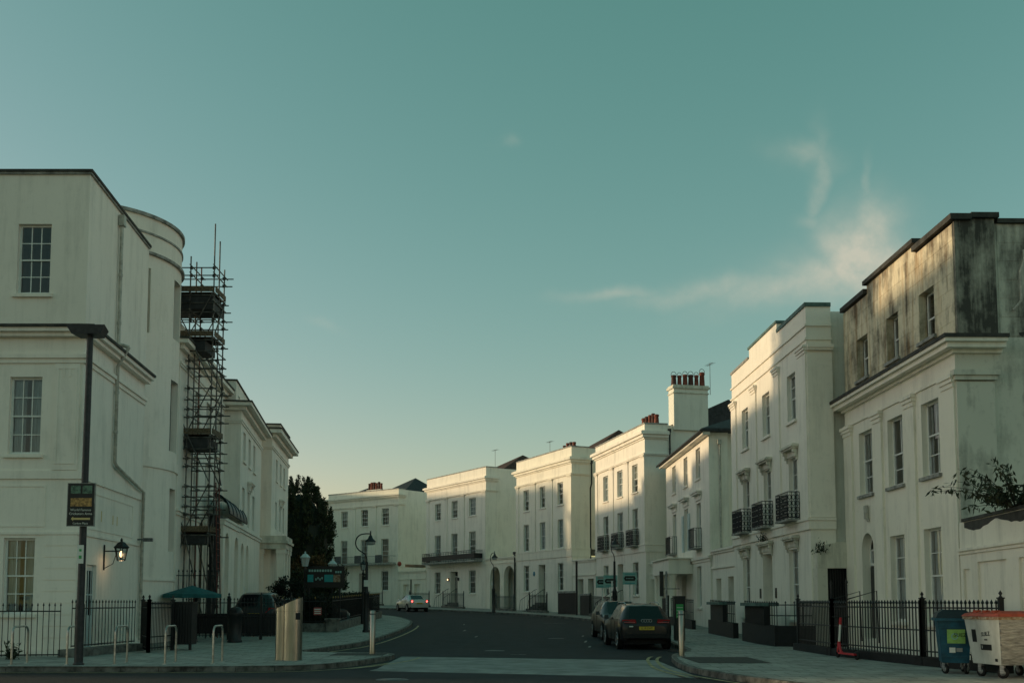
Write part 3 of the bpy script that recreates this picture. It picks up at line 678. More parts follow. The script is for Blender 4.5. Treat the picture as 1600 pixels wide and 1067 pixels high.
# ------------------------------------------------------------------ villa with the slate eaves
H5 = House('villa', 'grey-white villa with overhanging slate eaves and columned porch', (10.08, 52), (9.84, 65))
w5 = [(2.25, 3.4), (5.8, 6.95), (9.55, 10.75)]
ops = [(a, c, 8.15, 9.8) for a, c in w5]+[(a, c, 4.42, 6.84) for a, c in w5]
shell(H5, 'wall', 'stucco', 3.92, 10.2, ops, 10, pier=1.0, inset=.25)
shell(H5, 'ground_floor_wall', 'stucco', -.2, 3.64, [(2.35, 3.55, 1.25, 3.45), (11.0, 12.2, 1.25, 3.45), (6.6, 8.0, .5, 3.1, False, .5)], 10, pier=1.0, inset=.25)
bands(H5, 'string_course', [(3.64, 3.78, .05), (3.78, 3.92, .12)], 'stucco')
for a, c in w5:
    window(H5, a, c, 8.15, 9.8, 2, (1, 1), curtain=('blind', .9, 0) if a > 9 else None); window(H5, a, c, 4.42, 6.84, 2, (1, 1), curtain=('curtain', .5, .5) if a < 3 else BL, sill=False)
    b = MB(); b.box(a-.28, c+.28, -.02, .26, 7.26, 7.36); b.box(a-.34, c+.34, -.02, .32, 7.36, 7.44); b.box(a-.2, c+.2, -.02, .06, 6.98, 7.26); H5.put(b, 'window_hood', 'stucco_grey')
for a, c in (w5[0], w5[2]): balconette(H5, a-.2, c+.2, 4.42, 5.45, .42, False)
for s in (-.62, 1.22):
    b = MB(); b.box(5.8+s, 6.36+s, .012, .05, 4.4, 6.5)
    for k in range(14): b.box(5.86+s, 6.30+s, .05, .062, 4.5+k*.14, 4.59+k*.14)
    H5.put(b, 'shutter', 'paint_blue')
window(H5, 2.35, 3.55, 1.25, 3.45, 2, (1, 1), curtain=('curtain', .45, .4)); window(H5, 11.0, 12.2, 1.25, 3.45, 2, (1, 1))
sash_door(H5, 6.6, 8.0, .5, 3.05, -.45, 'door_grey')
hip_roof(H5, 0, 13, -9.9, 0, 10.35, 12.6, 'slate', .45, over=.45)
b = MB(); b.box(-.35, 13.35, .0, .38, 10.06, 10.2); H5.put(b, 'eaves_soffit', 'stucco_grey')
b = MB(); b.tube([(-.55, .5, 10.22), (13.5, .5, 10.22)], .07, 8); H5.put(b, 'gutter', 'pipe_black')
drainpipe(H5, [(-.06, -.55, 9.6), (-.06, -.55, 6), (-.06, -.55, .3)], .05, 'pipe_cream')
b = MB(); b.box(4.6, 10.2, .002, 1.35, 3.1, 3.62); b.box(4.5, 10.3, .002, 1.45, 3.925, 3.99); b.box(4.62, 10.18, .13, 1.33, 3.622, 3.924); H5.put(b, 'porch_entablature', 'stucco')
for u in (4.9, 6.1, 8.7, 9.9):
    b = MB(); Z = -H5.z0; b.lathe([(.26, .3+Z), (.26, .42+Z), (.21, .46+Z), (.205, 1.6+Z), (.175, 2.9+Z), (.23, 2.96+Z), (.25, 3.09+Z)], 16, (u, 1.08, 0)); b.build('column', 'stucco_warm', H5.root)
steps(H5, 6.2, 8.4, 2, .5, 0, .4)

# ------------------------------------------------------------------ villa with bracketed hoods and cage balconies
H6 = House('villa', 'tall white villa with bracketed window hoods and ornate black cage balconies', (10.52, 36), (10.26, 47.2))
w6 = [(1.4, 2.45), (4.9, 5.98), (8.32, 9.4)]
ops = [(a, c, 8.28, 10.06) for a, c in w6]+[(a, c, 4.52, 6.9) for a, c in w6]
b = MB(); h = H6
shell(H6, 'wall', 'stucco', 4.5, 12.1, ops, .9, rev=.17)
b = MB(); b.box(.1, 11.1, -10, -.9, -.3, 11.95); H6.put(b, 'side_wall', 'stucco_grey')
shell(H6, 'ground_floor_wall', 'stucco', -.3, 4.1, [(1.5, 2.65, .9, 3.5), (8.5, 9.65, .9, 3.5), (4.95, 6.35, .35, 3.5, False, .6)], .9, rev=.17)
bands(H6, 'string_course', [(4.1, 4.42, .07), (4.42, 4.5, .12)], 'stucco', near=.9, far=.9)
bands(H6, 'string_course', [(11.38, 11.46, .06)], 'stucco', near=.9, far=.9); bands(H6, 'string_course', [(10.88, 10.96, .06)], 'stucco', near=.9, far=.9)
b = MB(); b.box(3.7, 7.95, -.5, -.003, 12.1, 12.5); H6.put(b, 'parapet_panel', 'stucco')
b = MB(); b.box(3.62, 8.03, -.55, .05, 12.5, 12.6); H6.put(b, 'coping', 'copper_green')
bands(H6, 'coping', [(12.1, 12.24, .05)], 'copper_green', u1=3.6, near=.9, far=0, back=-.35); bands(H6, 'coping', [(12.1, 12.2, .05)], 'coping_grey', u0=8.05, near=0, far=.9, back=-.35)
for (a, c) in ((0, .9), (3.4, 4.05), (6.85, 7.5), (10.35, 11.2)): pilaster(H6, a, c, 4.52, 10.7, .06, 'stucco', .3)
b = MB(); b.box(-.06, .0, -.9, .0, 4.52, 10.4); b.box(-.13, 0, -.92, .0, 10.5, 10.58); b.box(-.17, 0, -.94, 0, 10.58, 10.7); H6.put(b, 'pilaster', 'stucco')
for i, (a, c) in enumerate(w6):
    window(H6, a, c, 8.28, 10.06, 2, (2, 1), curtain=('curtain', .15, .3)); window(H6, a, c, 4.52, 6.9, 2, (2, 2), sill=False, curtain=('curtain', .2, .25)); hood(H6, a, c, 7.28); balconette(H6, a-.28, c+.28, 4.56, 5.55, .45)
window(H6, 1.5, 2.65, .9, 3.5, 2, (2, 1), curtain=('curtain', .2, .45)); window(H6, 8.5, 9.65, .9, 3.5, 2, (2, 1), curtain=BL)
for a, c in ((1.5, 2.65), (4.95, 6.35), (8.5, 9.65)): hood(H6, a, c, 3.92, p=.24)
sash_door(H6, 4.95, 6.35, .35, 3.5, -.55, 'door_grey')
for u in (4.45, 6.75):
    b = MB(); b.box(u-.09, u+.09, .003, .03, 1.7, 2.1); H6.put(b, 'name_plate', 'sign_black')
steps(H6, 4.8, 6.5, 2, .35, 0, .35)
# ------------------------------------------------------------------ stained corner villa
H7 = House('villa', 'stained cream corner villa with blackened attic storey and heavy dark cornice', (11.86, 27), (11.745, 35.75))
w7 = [(1.1, 2.28), (3.66, 4.85), (6.2, 7.4)]; a7 = [(1.25, 2.3), (3.85, 4.8), (6.45, 7.5)]
g7 = [(1.2, 2.35, .95, 3.62), (3.76, 4.9, .95, 3.58), (6.32, 7.4, .35, 3.82, True, .3)]
b = MB(); wall_faces(b, 0, H7.L, -.3, 8.3, [(a, c, 5.1, 7.22) for a, c in w7]+g7, 0, .2)
ring = [(H7.L, 0), (H7.L, -11), (0, -11)]
for p, q in zip(ring, ring[1:]): b.add([(*p, -.3), (*q, -.3), (*q, 8.3), (*p, 8.3)], [(0, 1, 2, 3)])
b.add([(H7.L, 0, 8.3), (H7.L, -11, 8.3), (0, -11, 8.3), (0, 0, 8.3)], [(0, 1, 2, 3)])
wall7 = H7.put(b, 'wall', 'stucco_warm')
b = MB(); b.add([(0, -11, -.3), (0, 0, -.3), (0, 0, 8.3), (0, -11, 8.3)], [(0, 1, 2, 3)]); H7.put(b, 'side_wall', 'stucco_side')
aw = [(a, c, 9.04, 10.46) for a, c in a7]
b = MB(); wall_faces(b, 0, H7.L, 8.62, 11.75, aw, -.05, .22)
ring = [(H7.L, -.05), (H7.L, -11), (0, -11)]
for p, q in zip(ring, ring[1:]): b.add([(*p, 8.62), (*q, 8.62), (*q, 11.75), (*p, 11.75)], [(0, 1, 2, 3)])
b.add([(H7.L, -.05, 11.75), (H7.L, -11, 11.75), (0, -11, 11.75), (0, -.05, 11.75)], [(0, 1, 2, 3)])
attic = H7.put(b, 'attic_wall', 'stucco_attic')
b = MB(); b.add([(0, -11, 8.62), (0, -.05, 8.62), (0, -.05, 11.75), (0, -11, 11.75)], [(0, 1, 2, 3)]); side7 = H7.put(b, 'attic_side_wall', 'stucco_side_attic')
def blocks(parent, h, u0, u1, z0, z1, ops, plane, course=.44, bw=.78, axis='u', material='stucco_attic', proud=.008):
    n = round((z1-z0)/course); ch = (z1-z0)/n
    for k in range(n):
        za, zb = z0+k*ch+.005, z0+(k+1)*ch-.005; u = u0-(bw/2 if k % 2 else 0)
        while u < u1-.01:
            segs = [(max(u, u0)+.005, min(u+bw, u1)-.005)]
            for (a, c, p, q) in [o[:4] for o in ops]:
                ns = []
                for s in segs:
                    if zb <= p or za >= q or s[1] <= a or s[0] >= c: ns.append(s); continue
                    if s[0] < a: ns.append((s[0], a))
                    if s[1] > c: ns.append((c, s[1]))
                segs = ns
            for s in segs:
                zt, zl = zb, za
                if s[1]-s[0] < .05: continue
                w = round(s[1]-s[0], 3); hh = round(zt-zl, 3); pr = proud
                def mk(bb):
                    if axis == 'u': bb.box(0, w, 0, pr, 0, hh, .003)
                    else: bb.box(-pr, 0, -w, 0, 0, hh)
                inst(cached(('blk', w, hh, axis, material), 'stucco_block', material, mk), 'stucco_block', parent, (s[0], plane, zl-h.z0) if axis == 'u' else (0-.0005, -s[0], zl-h.z0))
            u += bw
blocks(attic, H7, 0.0, H7.L, 8.66, 11.74, aw, -.0495)
blocks(side7, H7, 1.25, 11, 8.66, 11.74, [], 0, .52, 1.05, 'y', 'stucco_side_attic')
b = MB(); b.box(-.10, -.004, -1.15, -.06, 8.68, 11.85); H7.put(b, 'corner_pier', 'stucco_pier')
b = MB(); b.box(-.10, -.004, -1.0, .02, -.3, 7.4); b.box(-.16, -.004, -1.06, .08, 7.44, 7.56); b.box(-.22, -.004, -1.12, .14, 7.56, 7.7); H7.put(b, 'corner_pier', 'stucco_side')
for (a, c, z) in ((-.02, 2.42, 11.8), (6.42, H7.L, 11.78)):
    b = MB(); b.box(a-(.2 if a < 0 else 0), c, -.5, .08, z, z+.16); H7.put(b, 'coping', 'coping_dark')
b = MB(); b.box(2.42, 6.42, -.45, -.052, 11.75, 12.06); H7.put(b, 'parapet_panel', 'stucco_attic'); b = MB(); b.box(2.36, 6.48, -.5, .08, 12.06, 12.2); H7.put(b, 'coping', 'coping_dark')
b = MB(); b.box(-.2, .3, -1.25, -.5, 11.86, 12.0); b.box(-.1, .3, -11, -1.25, 11.752, 11.87); H7.put(b, 'coping', 'coping_dark')
b = MB(); b.box(.002, H7.L-.002, -11, -.06, 8.301, 8.619); H7.put(b, 'floor_band', 'stucco_side')
bands(H7, 'cornice', [(8.18, 8.28, .10), (8.28, 8.42, .32), (8.42, 8.52, .42)], 'stucco_warm', near=1.25, far=.6)
bands(H7, 'cornice_flashing', [(8.52, 8.62, .46)], 'coping_dark', near=1.28, far=.6)
bands(H7, 'architrave', [(7.62, 7.70, .05)], 'stucco_warm', near=0, far=0)
for a, c in ((0.0, .72), (2.66, 3.34), (5.24, 5.92), (8.0, 8.75)): pilaster(H7, a, c, -.1, 7.62, .07, 'stucco_warm', .34)
for i, (a, c) in enumerate(w7): window(H7, a, c, 5.1, 7.22, 2, (1, 2), .17, sill='dark', curtain=(('curtain', .55, .1), ('curtain', .5, 0), ('curtain', .5, .12))[i], lowgap=(.12, -.05, .1)[i])
for i, (a, c) in enumerate(a7): window(H7, a, c, 9.04, 10.46, 2, (1, 1), .24, sill='dark', y=-.05, lowgap=(-.05, 0, .05)[i])
for i in (0, 1): window(H7, *g7[i][:4], 2, (2, 1), .17, curtain=(('curtain', .5, .5), ('curtain', .5, .5))[i])
window(H7, 6.32, 7.4, 2.75, 3.80, 2, (1, 1), .28, sill=False, arch=True); sash_door(H7, 6.34, 7.38, .35, 2.72, -.27, 'door_dark')
b = MB(); b.tube([(6.62, .08, 4.72), (6.62, .08, 4.28), (6.62, .02, 4.2)], .05, 6); b.tube([(6.78, .08, 4.72), (6.78, .08, 4.28)], .05, 6); H7.put(b, 'overflow_pipe', 'pipe_cream')
b = MB(); b.tube([(-.06, -1.95, 11.0), (-.16, -1.9, 10.7), (-.12, -1.8, 10.4), (-.12, -1.8, 9.6), (-.06, -1.6, 9.35)], .035, 7); H7.put(b, 'overflow_pipe', 'pipe_cream')
for (y, z, w_, hh) in ((-2.6, 7.9, .3, .12), (-2.95, 7.35, .2, .3), (-3.3, 7.6, .28, .1), (-1.75, 8.75, .2, .1)):
    b = MB(); b.add([(-.012, y, z), (-.012, y-w_, z+.03), (-.012, y-w_*.9, z-hh*.4), (-.012, y-w_*.5, z-hh), (-.012, y-w_*.1, z-hh*.7)], [(0, 1, 2, 3, 4)]); H7.put(b, 'render_scar', 'coping_dark')

# ------------------------------------------------------------------ low link walls between the villas
def link(label, A, B, top, ops, material='stucco', D=2.5, z0=None, backing='door_dark', capz=.18, lintel=None):
    h = House('link_wall', label, A, B, 'wall', z0); 
    shell(h, 'wall', material, h.z0-.3, top, ops, D, rev=.45)
    bands(h, 'coping', [(top-.16, top-.05, .07), (top-.05, top+.05, .14)], material, near=0, far=0)
    if lintel: bands(h, 'string_course', [(lintel, lintel+.1, .07)], material, near=0, far=0)
    return h
def fill(h, u0, u1, z0, z1, y, name, material):
    b = MB(); b.box(u0, u1, y-.05, y, z0, z1); return h.put(b, name, material)
K5 = link('low link wall with two tall doorways between the hooded villa and slate-eaved villa', (10.34, 47.25), (10.16, 51.95), 4.1, [(.5, 1.55, .0, 2.75), (2.9, 3.9, 0, 2.7)], lintel=3.2)
fill(K5, .4, 1.65, 0, 2.8, -.46, 'door', 'stone'); fill(K5, 2.8, 4.0, 0, 2.8, -.46, 'door', 'door_grey')
K4 = link('low link wall with two dark doorways beside the slate-eaved villa', (9.8, 65.1), (8.66, 66.4), 4.0, [(.15, .65, .4, 3.0), (1.0, 1.5, .4, 3.0)], 'stucco', lintel=3.3)
for a, c in ((.1, .7), (.95, 1.55)): fill(K4, a, c, .4, 3.1, -.46, 'door', 'door_dark')
K3 = link('low link wall with twin dark gate openings between two villas', (6.28, 76.7), (4.72, 79.95), 4.75, [(.35, 1.2, .6, 3.3), (1.9, 2.75, .6, 3.3)], 'stucco', lintel=3.55)
fill(K3, .25, 1.3, .6, 3.4, -.46, 'door', 'door_dark'); fill(K3, 1.8, 2.85, .6, 3.4, -.46, 'door', 'door_dark')
K2 = link('link wall with two tall round arches between two villas', (.36, 89.7), (-2.4, 94.95), 5.5, [(.35, 2.35, .6, 4.75, True), (3.1, 5.1, .6, 4.75, True)], 'stucco_warm', lintel=5.0)
fill(K2, .3, 2.4, .6, 4.7, -2.2, 'recess_wall', 'stucco_grey'); fill(K2, .9, 1.9, .9, 3.2, -2.1, 'door', 'door_dark'); fill(K2, 3.05, 5.15, .6, 4.7, -2.2, 'recess_wall', 'stucco_grey'); fill(K2, 3.1, 4.4, .9, 3.4, -2.1, 'door', 'door_dark')
drainpipe(K2, [(.12, .08, 5.7), (.12, .08, 3), (.12, .08, .9)], .07)
K1 = link('low link wall with recessed panels and black pipe between the far villas', (-8.84, 105.5), (-12.2, 109.9), 4.75, [(1.2, 2.3, 1.1, 3.4), (3.4, 4.5, 1.1, 3.4)], 'stucco_warm', lintel=3.9)
for a, c in ((1.1, 2.4), (3.3, 4.6)): fill(K1, a, c, 1.0, 3.5, -.3, 'panel', 'stucco_grey')
drainpipe(K1, [(2.85, .07, 3.9), (2.85, .07, 2), (2.85, .07, 1.1)], .06, hopper=False)
K6 = House('gateway', 'stained ruinous gateway with black barred gate beside the blackened corner villa', (11.74, 35.72), (10.62, 35.62), 'gateway')
b = MB(); b.add([(0, 0, 2.72), (1.12, 0, 2.72), (1.12, 0, 3.25), (.86, 0, 3.3), (.84, 0, 3.52), (.42, 0, 3.62), (0, 0, 3.66), (0, -.4, 2.72), (1.12, -.4, 2.72), (1.12, -.4, 3.25), (.86, -.4, 3.3), (.84, -.4, 3.52), (.42, -.4, 3.62), (0, -.4, 3.66)],
              [(6, 5, 4, 3, 2, 1, 0), (0, 1, 8, 7), (2, 3, 10, 9), (3, 4, 11, 10), (4, 5, 12, 11), (5, 6, 13, 12), (1, 2, 9, 8), (7, 8, 9, 10, 11, 12, 13)]); K6.put(b, 'lintel_wall', 'stucco_old')
b = MB(); b.box(.78, 1.14, -.4, .03, -.1, 2.715); K6.put(b, 'gate_pier', 'stucco_side')
for k in range(8):
    b = MB(); b.box(.04+k*.092, .075+k*.092, -.16, -.13, .05, 2.7); K6.put(b, 'gate_bar', 'iron')
b = MB(); b.box(0, .78, -.18, -.11, 1.2, 1.28); b.box(0, .78, -.18, -.11, .06, .14); K6.put(b, 'gate_rail', 'iron'); fill(K6, 0, .78, 0, 2.715, -.2, 'alley_shade_sheet', 'black_wall')  # black sheet stands in for the shaded dark of the alley behind
# garden wall in front of the corner villa's side
G = House('garden_wall', 'cream panelled garden wall with torn dark coping beside the corner villa', (10.55, 14), (11.8, 26.95), 'wall', 0)
ops = [(2.0+k*2.62, 3.9+k*2.62, .3, 2.55, False, .06) for k in range(4)]+[(12.35, 12.8, .3, 2.4, False, .06)]
shell(G, 'wall', 'stucco_warm', -.2, 3.62, ops, .4, rev=.06)
for o in ops: fill(G, o[0]-.02, o[1]+.02, o[2]-.02, o[3]+.02, -.061, 'panel', 'stucco_warm')
bands(G, 'string_course', [(2.78, 2.86, .04), (2.86, 2.93, .09)], 'stucco_warm', near=0, far=0)
b = MB(); b.box(0, 12.7, -.45, .05, 3.62, 3.70); G.put(b, 'coping', 'coping_dark')
b = MB(); n = 46; top = [(5.0+7.6*k/n, 3.60) for k in range(n+1)]; bot = [(u, 3.60-.05-.17*abs(sin(u*1.15+.6))**1.5-.04*random.random()) for u, z in top]
for k in range(n):
    (u0, z0), (u1, z1), (p0, q0), (p1, q1) = top[k], top[k+1], bot[k], bot[k+1]
    b.add([(u0, .012, z0), (u1, .012, z1), (p1, .009, q1), (p0, .009, q0), (p1, .0, q1), (p0, .0, q0)], [(0, 1, 2, 3), (3, 2, 4, 5)])
G.put(b, 'torn_flashing', 'coping_dark')

# ------------------------------------------------------------------ corner building on the left with its round bow
CBd = House('corner_building', 'large grey-white stucco corner building with rounded bow behind the tall lamp post', (-12.73, 30), (-58, 30), 'building', 0)
h = CBd; U1 = h.L  # unseen left run lengthened to block low sun from the garden wall
fw = [(1.11, 2.11, 10.72, 12.87), (1.22, 2.18, 5.89, 8.21), (1.26, 2.18, 1.2, 3.42)]
fw2 = [(a+d, c+d, p, q) for d in (3.4, 6.8, 10.2, 13.6, 17, 20.4) for a, c, p, q in fw]
class Face:                                    # the side wall's own frame: u from its far end, y outward
    def __init__(s, P, Q): s.P = Vector(P); d = Vector(Q)-s.P; s.L = d.length; s.d = d.normalized(); s.n = Vector((-s.d.y, s.d.x))
    def put(s, b, name, material, parent=None):
        b.v = [(s.P.x+s.d.x*u+s.n.x*y, s.P.y+s.d.y*u+s.n.y*y, z) for u, y, z in b.v]; return b.build(name, material, parent or h.root)
SD = Face((.56, -6.6), (0, 0)); SL = SD.L      # in the corner building's frame (turned by half a circle)
def su(u): return SL-u
b = MB(); wall_faces(b, 0, U1, -.3, 14.4, fw+fw2, 0, .14)
b.add([(.56, -6.6, -.3), (U1, -6.6, -.3), (U1, -6.6, 14.4), (.56, -6.6, 14.4)], [(0, 1, 2, 3)]); b.add([(U1, 0, -.3), (U1, -6.6, -.3), (U1, -6.6, 14.4), (U1, 0, 14.4)], [(0, 1, 2, 3)])
b.add([(0, 0, 14.4), (.56, -6.6, 14.4), (U1, -6.6, 14.4), (U1, 0, 14.4)], [(0, 1, 2, 3)]); h.put(b, 'wall', 'stucco_corner')
b = MB(); wall_faces(b, 0, SL, -.3, 14.4, [(su(1.75), su(.85), .12, 2.68)], 0, .16); SD.put(b, 'side_wall', 'stucco_corner')
for w_ in fw+fw2: window(h, *w_, 3, (2, 2), .12, indiv=True, frame='paint_white', curtain=('curtain', .42, .42) if w_[2] < 6 else (('curtain_dark', .4, .3) if w_[2] < 9 else None))
def wrap(name, material, z0, z1, p, side_to=0):
    b = MB(); b.box(0, U1, -.02, p, z0, z1); h.put(b, name, material)
    b = MB(); b.box(side_to, SL+p, -.02, p, z0+.0005, z1-.0005); SD.put(b, name, material)
wrap('coping', 'coping_grey', 14.4, 14.46, .06); wrap('coping', 'coping_dark', 14.46, 14.54, .09)
wrap('cornice', 'stucco_corner', 9.40, 9.52, .20); wrap('cornice', 'stucco_corner', 9.52, 9.64, .32); wrap('cornice', 'coping_dark', 9.64, 9.72, .38)
wrap('architrave', 'stucco_corner', 8.62, 8.76, .05); wrap('architrave', 'stucco_corner', 8.76, 8.88, .11)
wrap('string_course', 'stucco_corner', 5.16, 5.4, .05); wrap('string_course', 'stucco_corner', 3.52, 3.6, .04)
def frame_panel(put, u0, u1, z0, z1, w=.05, p=.018, name='panel_moulding'):
    b = MB(); b.box(u0, u1, -.01, p, z0, z0+w); b.box(u0, u1, -.01, p, z1-w, z1); b.box(u0, u0+w, -.01, p, z0+w, z1-w); b.box(u1-w, u1, -.01, p, z0+w, z1-w); put(b, name, 'stucco_corner')
b = MB(); b.box(.1, .85, -.02, .04, 5.42, 8.6); h.put(b, 'pilaster', 'stucco_corner')
b = MB(); b.box(.17, .23, .04, .055, 5.6, 8.5); b.box(.72, .78, .04, .055, 5.6, 8.5); b.box(.23, .72, .04, .055, 8.44, 8.5); b.box(.23, .72, .04, .055, 5.6, 5.66); b.box(.36, .42, .04, .055, 8.2, 8.44); b.box(.54, .60, .04, .055, 8.2, 8.44); h.put(b, 'panel_moulding', 'stucco_corner')
frame_panel(h.put, 1.0, 2.9, 3.75, 4.98); frame_panel(SD.put, su(5.5), su(.9), 3.75, 4.9)
for a, c in ((.02, .98), (2.45, 4.55), (5.85, 7.95)):
    for k in range(10):
        z = .18+k*.335
        me = cached(('course', round(c-a, 2)), 'stone_course', 'stucco_corner', lambda bb: bb.box(0, c-a, -.01, .022, 0, .315))
        inst(me, 'stone_course', h.root, (a, 0, z))
b = MB(); b.box(0, U1, -.01, .06, -.2, .17); h.put(b, 'plinth', 'stucco_corner'); b = MB(); b.box(0, su(1.85), -.01, .06, -.2, .3); SD.put(b, 'plinth', 'stucco_corner')
# side door, down pipe, camera, faded letters
b = MB(); a, c = su(1.75), su(.85); b.box(a, c, -.14, -.09, .12, 2.68); d = SD.put(b, 'door', 'paint_blue')
for (p, q, z0, z1) in ((a+.1, a+.40, 1.15, 2.5), (c-.40, c-.1, 1.15, 2.5)):
    b = MB(); b.box(p, q, -.09, -.085, z0, z1); SD.put(b, 'door_pane', 'car_glass', d)
    b = MB(); b.box(p+.13, p+.16, -.085, -.07, z0, z1); b.box(p, q, -.085, -.07, 1.75, 1.79); SD.put(b, 'glazing_bar', 'paint_blue', d)
    b = MB(); b.box(p, q, -.09, -.075, .3, .95); SD.put(b, 'door_panel', 'paint_blue', d)
b = MB(); u = su(2.95); b.tube([(u, .10, 14.1), (u, .10, 9.9)], .06, 8); b.tube([(u, .44, 9.85), (u, .10, 9.2), (u, .10, 6.05), (u-.25, .10, 5.95), (su(6.45), .10, 5.45), (su(6.45), .10, .2)], .06, 8); b.tube([(u, .10, 9.95), (u, .44, 9.85)], .06, 8); b.box(u-.12, u+.12, .02, .2, 13.9, 14.25)
for z in (12.2, 10.6, 8.3, 7.0): b.lathe([(.075, z), (.075, z+.09)], 8, (u, .10, 0))
SD.put(b, 'drainpipe', 'pipe_cream')
b = MB(); b.tube([(su(6.2), .0, 3.75), (su(6.2), .2, 3.75)], .025, 6); b.box(su(6.28), su(6.12), .2, .52, 3.68, 3.8); SD.put(b, 'security_camera', 'iron_light')
for u, w_, hh in ((2.05, .05, .34), (3.25, .05, .30), (3.7, .05, .30)):
    b = MB(); b.box(su(u+w_), su(u), .001, .01, 4.05, 4.05+hh); SD.put(b, 'faded_lettering', 'letter_gold')
b = MB(); b.tube([(su(2.4), .03, 2.55), (su(2.4), .03, 3.35)], .025, 6); b.tube([(su(2.4), .03, 3.15), (su(2.4), .52, 3.15)], .02, 6); b.tube([(su(2.4), .03, 2.6), (su(2.4), .3, 2.75), (su(2.4), .42, 3.13)], .012, 5); br_ = SD.put(b, 'lantern_bracket', 'iron')
def lantern(parent, c, s=1.0, body='iron', glass='lantern_glass', lit=False, sides=6):
    x, y, z = c; b = MB()
    R = [(.17*s, z+.02*s), (.105*s, z-.30*s)]
    for k in range(sides):
        a = 2*pi*k/sides; b.tube([(x+R[0][0]*cos(a), y+R[0][0]*sin(a), R[0][1]), (x+R[1][0]*cos(a), y+R[1][0]*sin(a), R[1][1])], .012*s, 4)
    b.lathe([(.20*s, z+.02*s), (.21*s, z+.05*s), (.13*s, z+.13*s), (.10*s, z+.17*s), (.03*s, z+.20*s), (.035*s, z+.25*s), (0, z+.30*s)], sides, (x, y, 0), smooth=False)
    b.lathe([(.0, z-.31*s), (.115*s, z-.31*s), (.105*s, z-.28*s), (0, z-.28*s)], sides, (x, y, 0), smooth=False)
    f = b.build('lantern_frame', body, parent)
    if lit:
        g = MB(); g.lathe([(0, z-.22*s), (.035*s, z-.2*s), (.05*s, z-.14*s), (.03*s, z-.07*s), (0, z-.05*s)], 10, (x, y, 0)); g.build('bulb', 'bulb_lit', f)
    g = MB(); g.lathe([(.16*s, z+.015*s), (.10*s, z-.28*s)], sides, (x, y, 0), smooth=False); g.build('lantern_glass', glass, f)
    return f
p = SD.P+SD.d*su(2.4)+SD.n*.55
lantern(h.root, (p.x, p.y, 3.22), 1.2, 'iron', 'glass', True)
lp = bpy.data.lights.new('lantern_bulb', 'POINT'); lp.energy = 4; lp.color = (1, .66, .36); lp.shadow_soft_size = .08
lo_ = bpy.data.objects.new('lantern_bulb', lp); COL.objects.link(lo_); lo_.parent = h.root; lo_.location = (p.x, p.y, 2.84)
# the bow: a drum with tall recessed windows
DC, DR = (3.77, -9.8), 3.2
def drum(z0, z1, r, ops, name, material, rev=.25):
    b = MB(); th0, th1 = radians(-150), radians(150)      # measured in the building's frame from its -x (street) side
    n = 72; ex = [r*(th0+(th1-th0)*k/n) for k in range(n+1)]
    wall_faces(b, r*th0, r*th1, z0, z1, [(r*radians(a), r*radians(c), p, q, False, rev) for a, c, p, q in ops], 0, rev, ex)
    b.v = [(DC[0]-(r+y)*cos(-u/r), DC[1]-(r+y)*sin(-u/r), z) for u, y, z in b.v]; return h.put(b, name, material)
dops = [(-11, 5.2, 11.85, 14.2), (-11, 6.5, 7.4, 10.2), (-11, 4, 3.5, 5.95), (31, 35, 11.7, 14.2)]
drum(-.3, 16.15, DR, dops, 'bow_wall', 'stucco_corner')
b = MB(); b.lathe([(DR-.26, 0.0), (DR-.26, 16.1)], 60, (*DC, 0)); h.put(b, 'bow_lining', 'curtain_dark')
for (z, hh, p, m_) in ((6.62, .36, .06, 'stucco_corner'), (14.72, .1, .12, 'coping_grey'), (15.5, .07, .05, 'coping_grey'), (16.15, .12, .10, 'coping_grey'), (2.35, .1, .05, 'stucco_corner')):
    b = MB(); b.lathe([(DR-.05, z), (DR+p, z), (DR+p, z+hh), (DR-.05, z+hh)], 72, (*DC, 0), smooth=False); h.put(b, 'bow_moulding', m_)
b = MB(); b.lathe([(DR, 16.1), (0, 16.1)], 48, (*DC, 0)); h.put(b, 'bow_roof', 'lead')

# ------------------------------------------------------------------ left terrace beyond the scaffold
def terrace(name, label, A, B, wins, z2, z1, zs, top, attic=None, material='stucco_grey', D=9, g=(), rev=.16, cn=.5, gbot=5.3):
    h = House(name, label, A, B); arch, c0, c1 = zs
    shell(h, 'wall', material, gbot, c0, [(a, c, *z) for z in (z2, z1) for a, c in wins], D, rev=rev)
    shell(h, 'ground_floor_wall', 'stucco_course', h.z0-.3, gbot-.25, list(g), D, rev=.35)
    bands(h, 'string_course', [(gbot-.25, gbot-.1, .06), (gbot-.1, gbot, .12)], material, near=.8, far=.8)
    bands(h, 'architrave', [(arch, arch+.1, .06), (arch+.1, arch+.2, .1)], material, near=.8, far=1.6)
    bands(h, 'cornice', [(c0-.1, c0+(c1-c0)*.35, cn*.45), (c0+(c1-c0)*.35, c1, cn)], material, near=.8, far=1.6); bands(h, 'cornice_flashing', [(c1, c1+.08, cn+.04)], 'coping_dark', near=.8, far=1.6)
    b = MB(); b.box(-.1, h.L+.1, -D, -.02, c0+.001, c1); h.put(b, 'roof', 'lead')
    for a, c in wins:
        window(h, a, c, *z2, 2, (2, 2), .14); window(h, a, c, *z1, 2, (2, 2), .14, sill=False)
    return h
TA = terrace('terrace_house', 'white terrace house half hidden behind the scaffold tower', (-14.44, 51), (-13.5, 41.0), [(1.2, 2.2), (3.6, 4.6), (6.0, 7.0)], (8.6, 10.7), (5.4, 7.9), (11.1, 11.9, 12.15), 13.4, g=[(1.2, 2.3, .6, 4.3, True), (3.6, 4.7, .6, 4.3, True), (6.0, 7.1, .6, 4.3, True)], cn=.4)
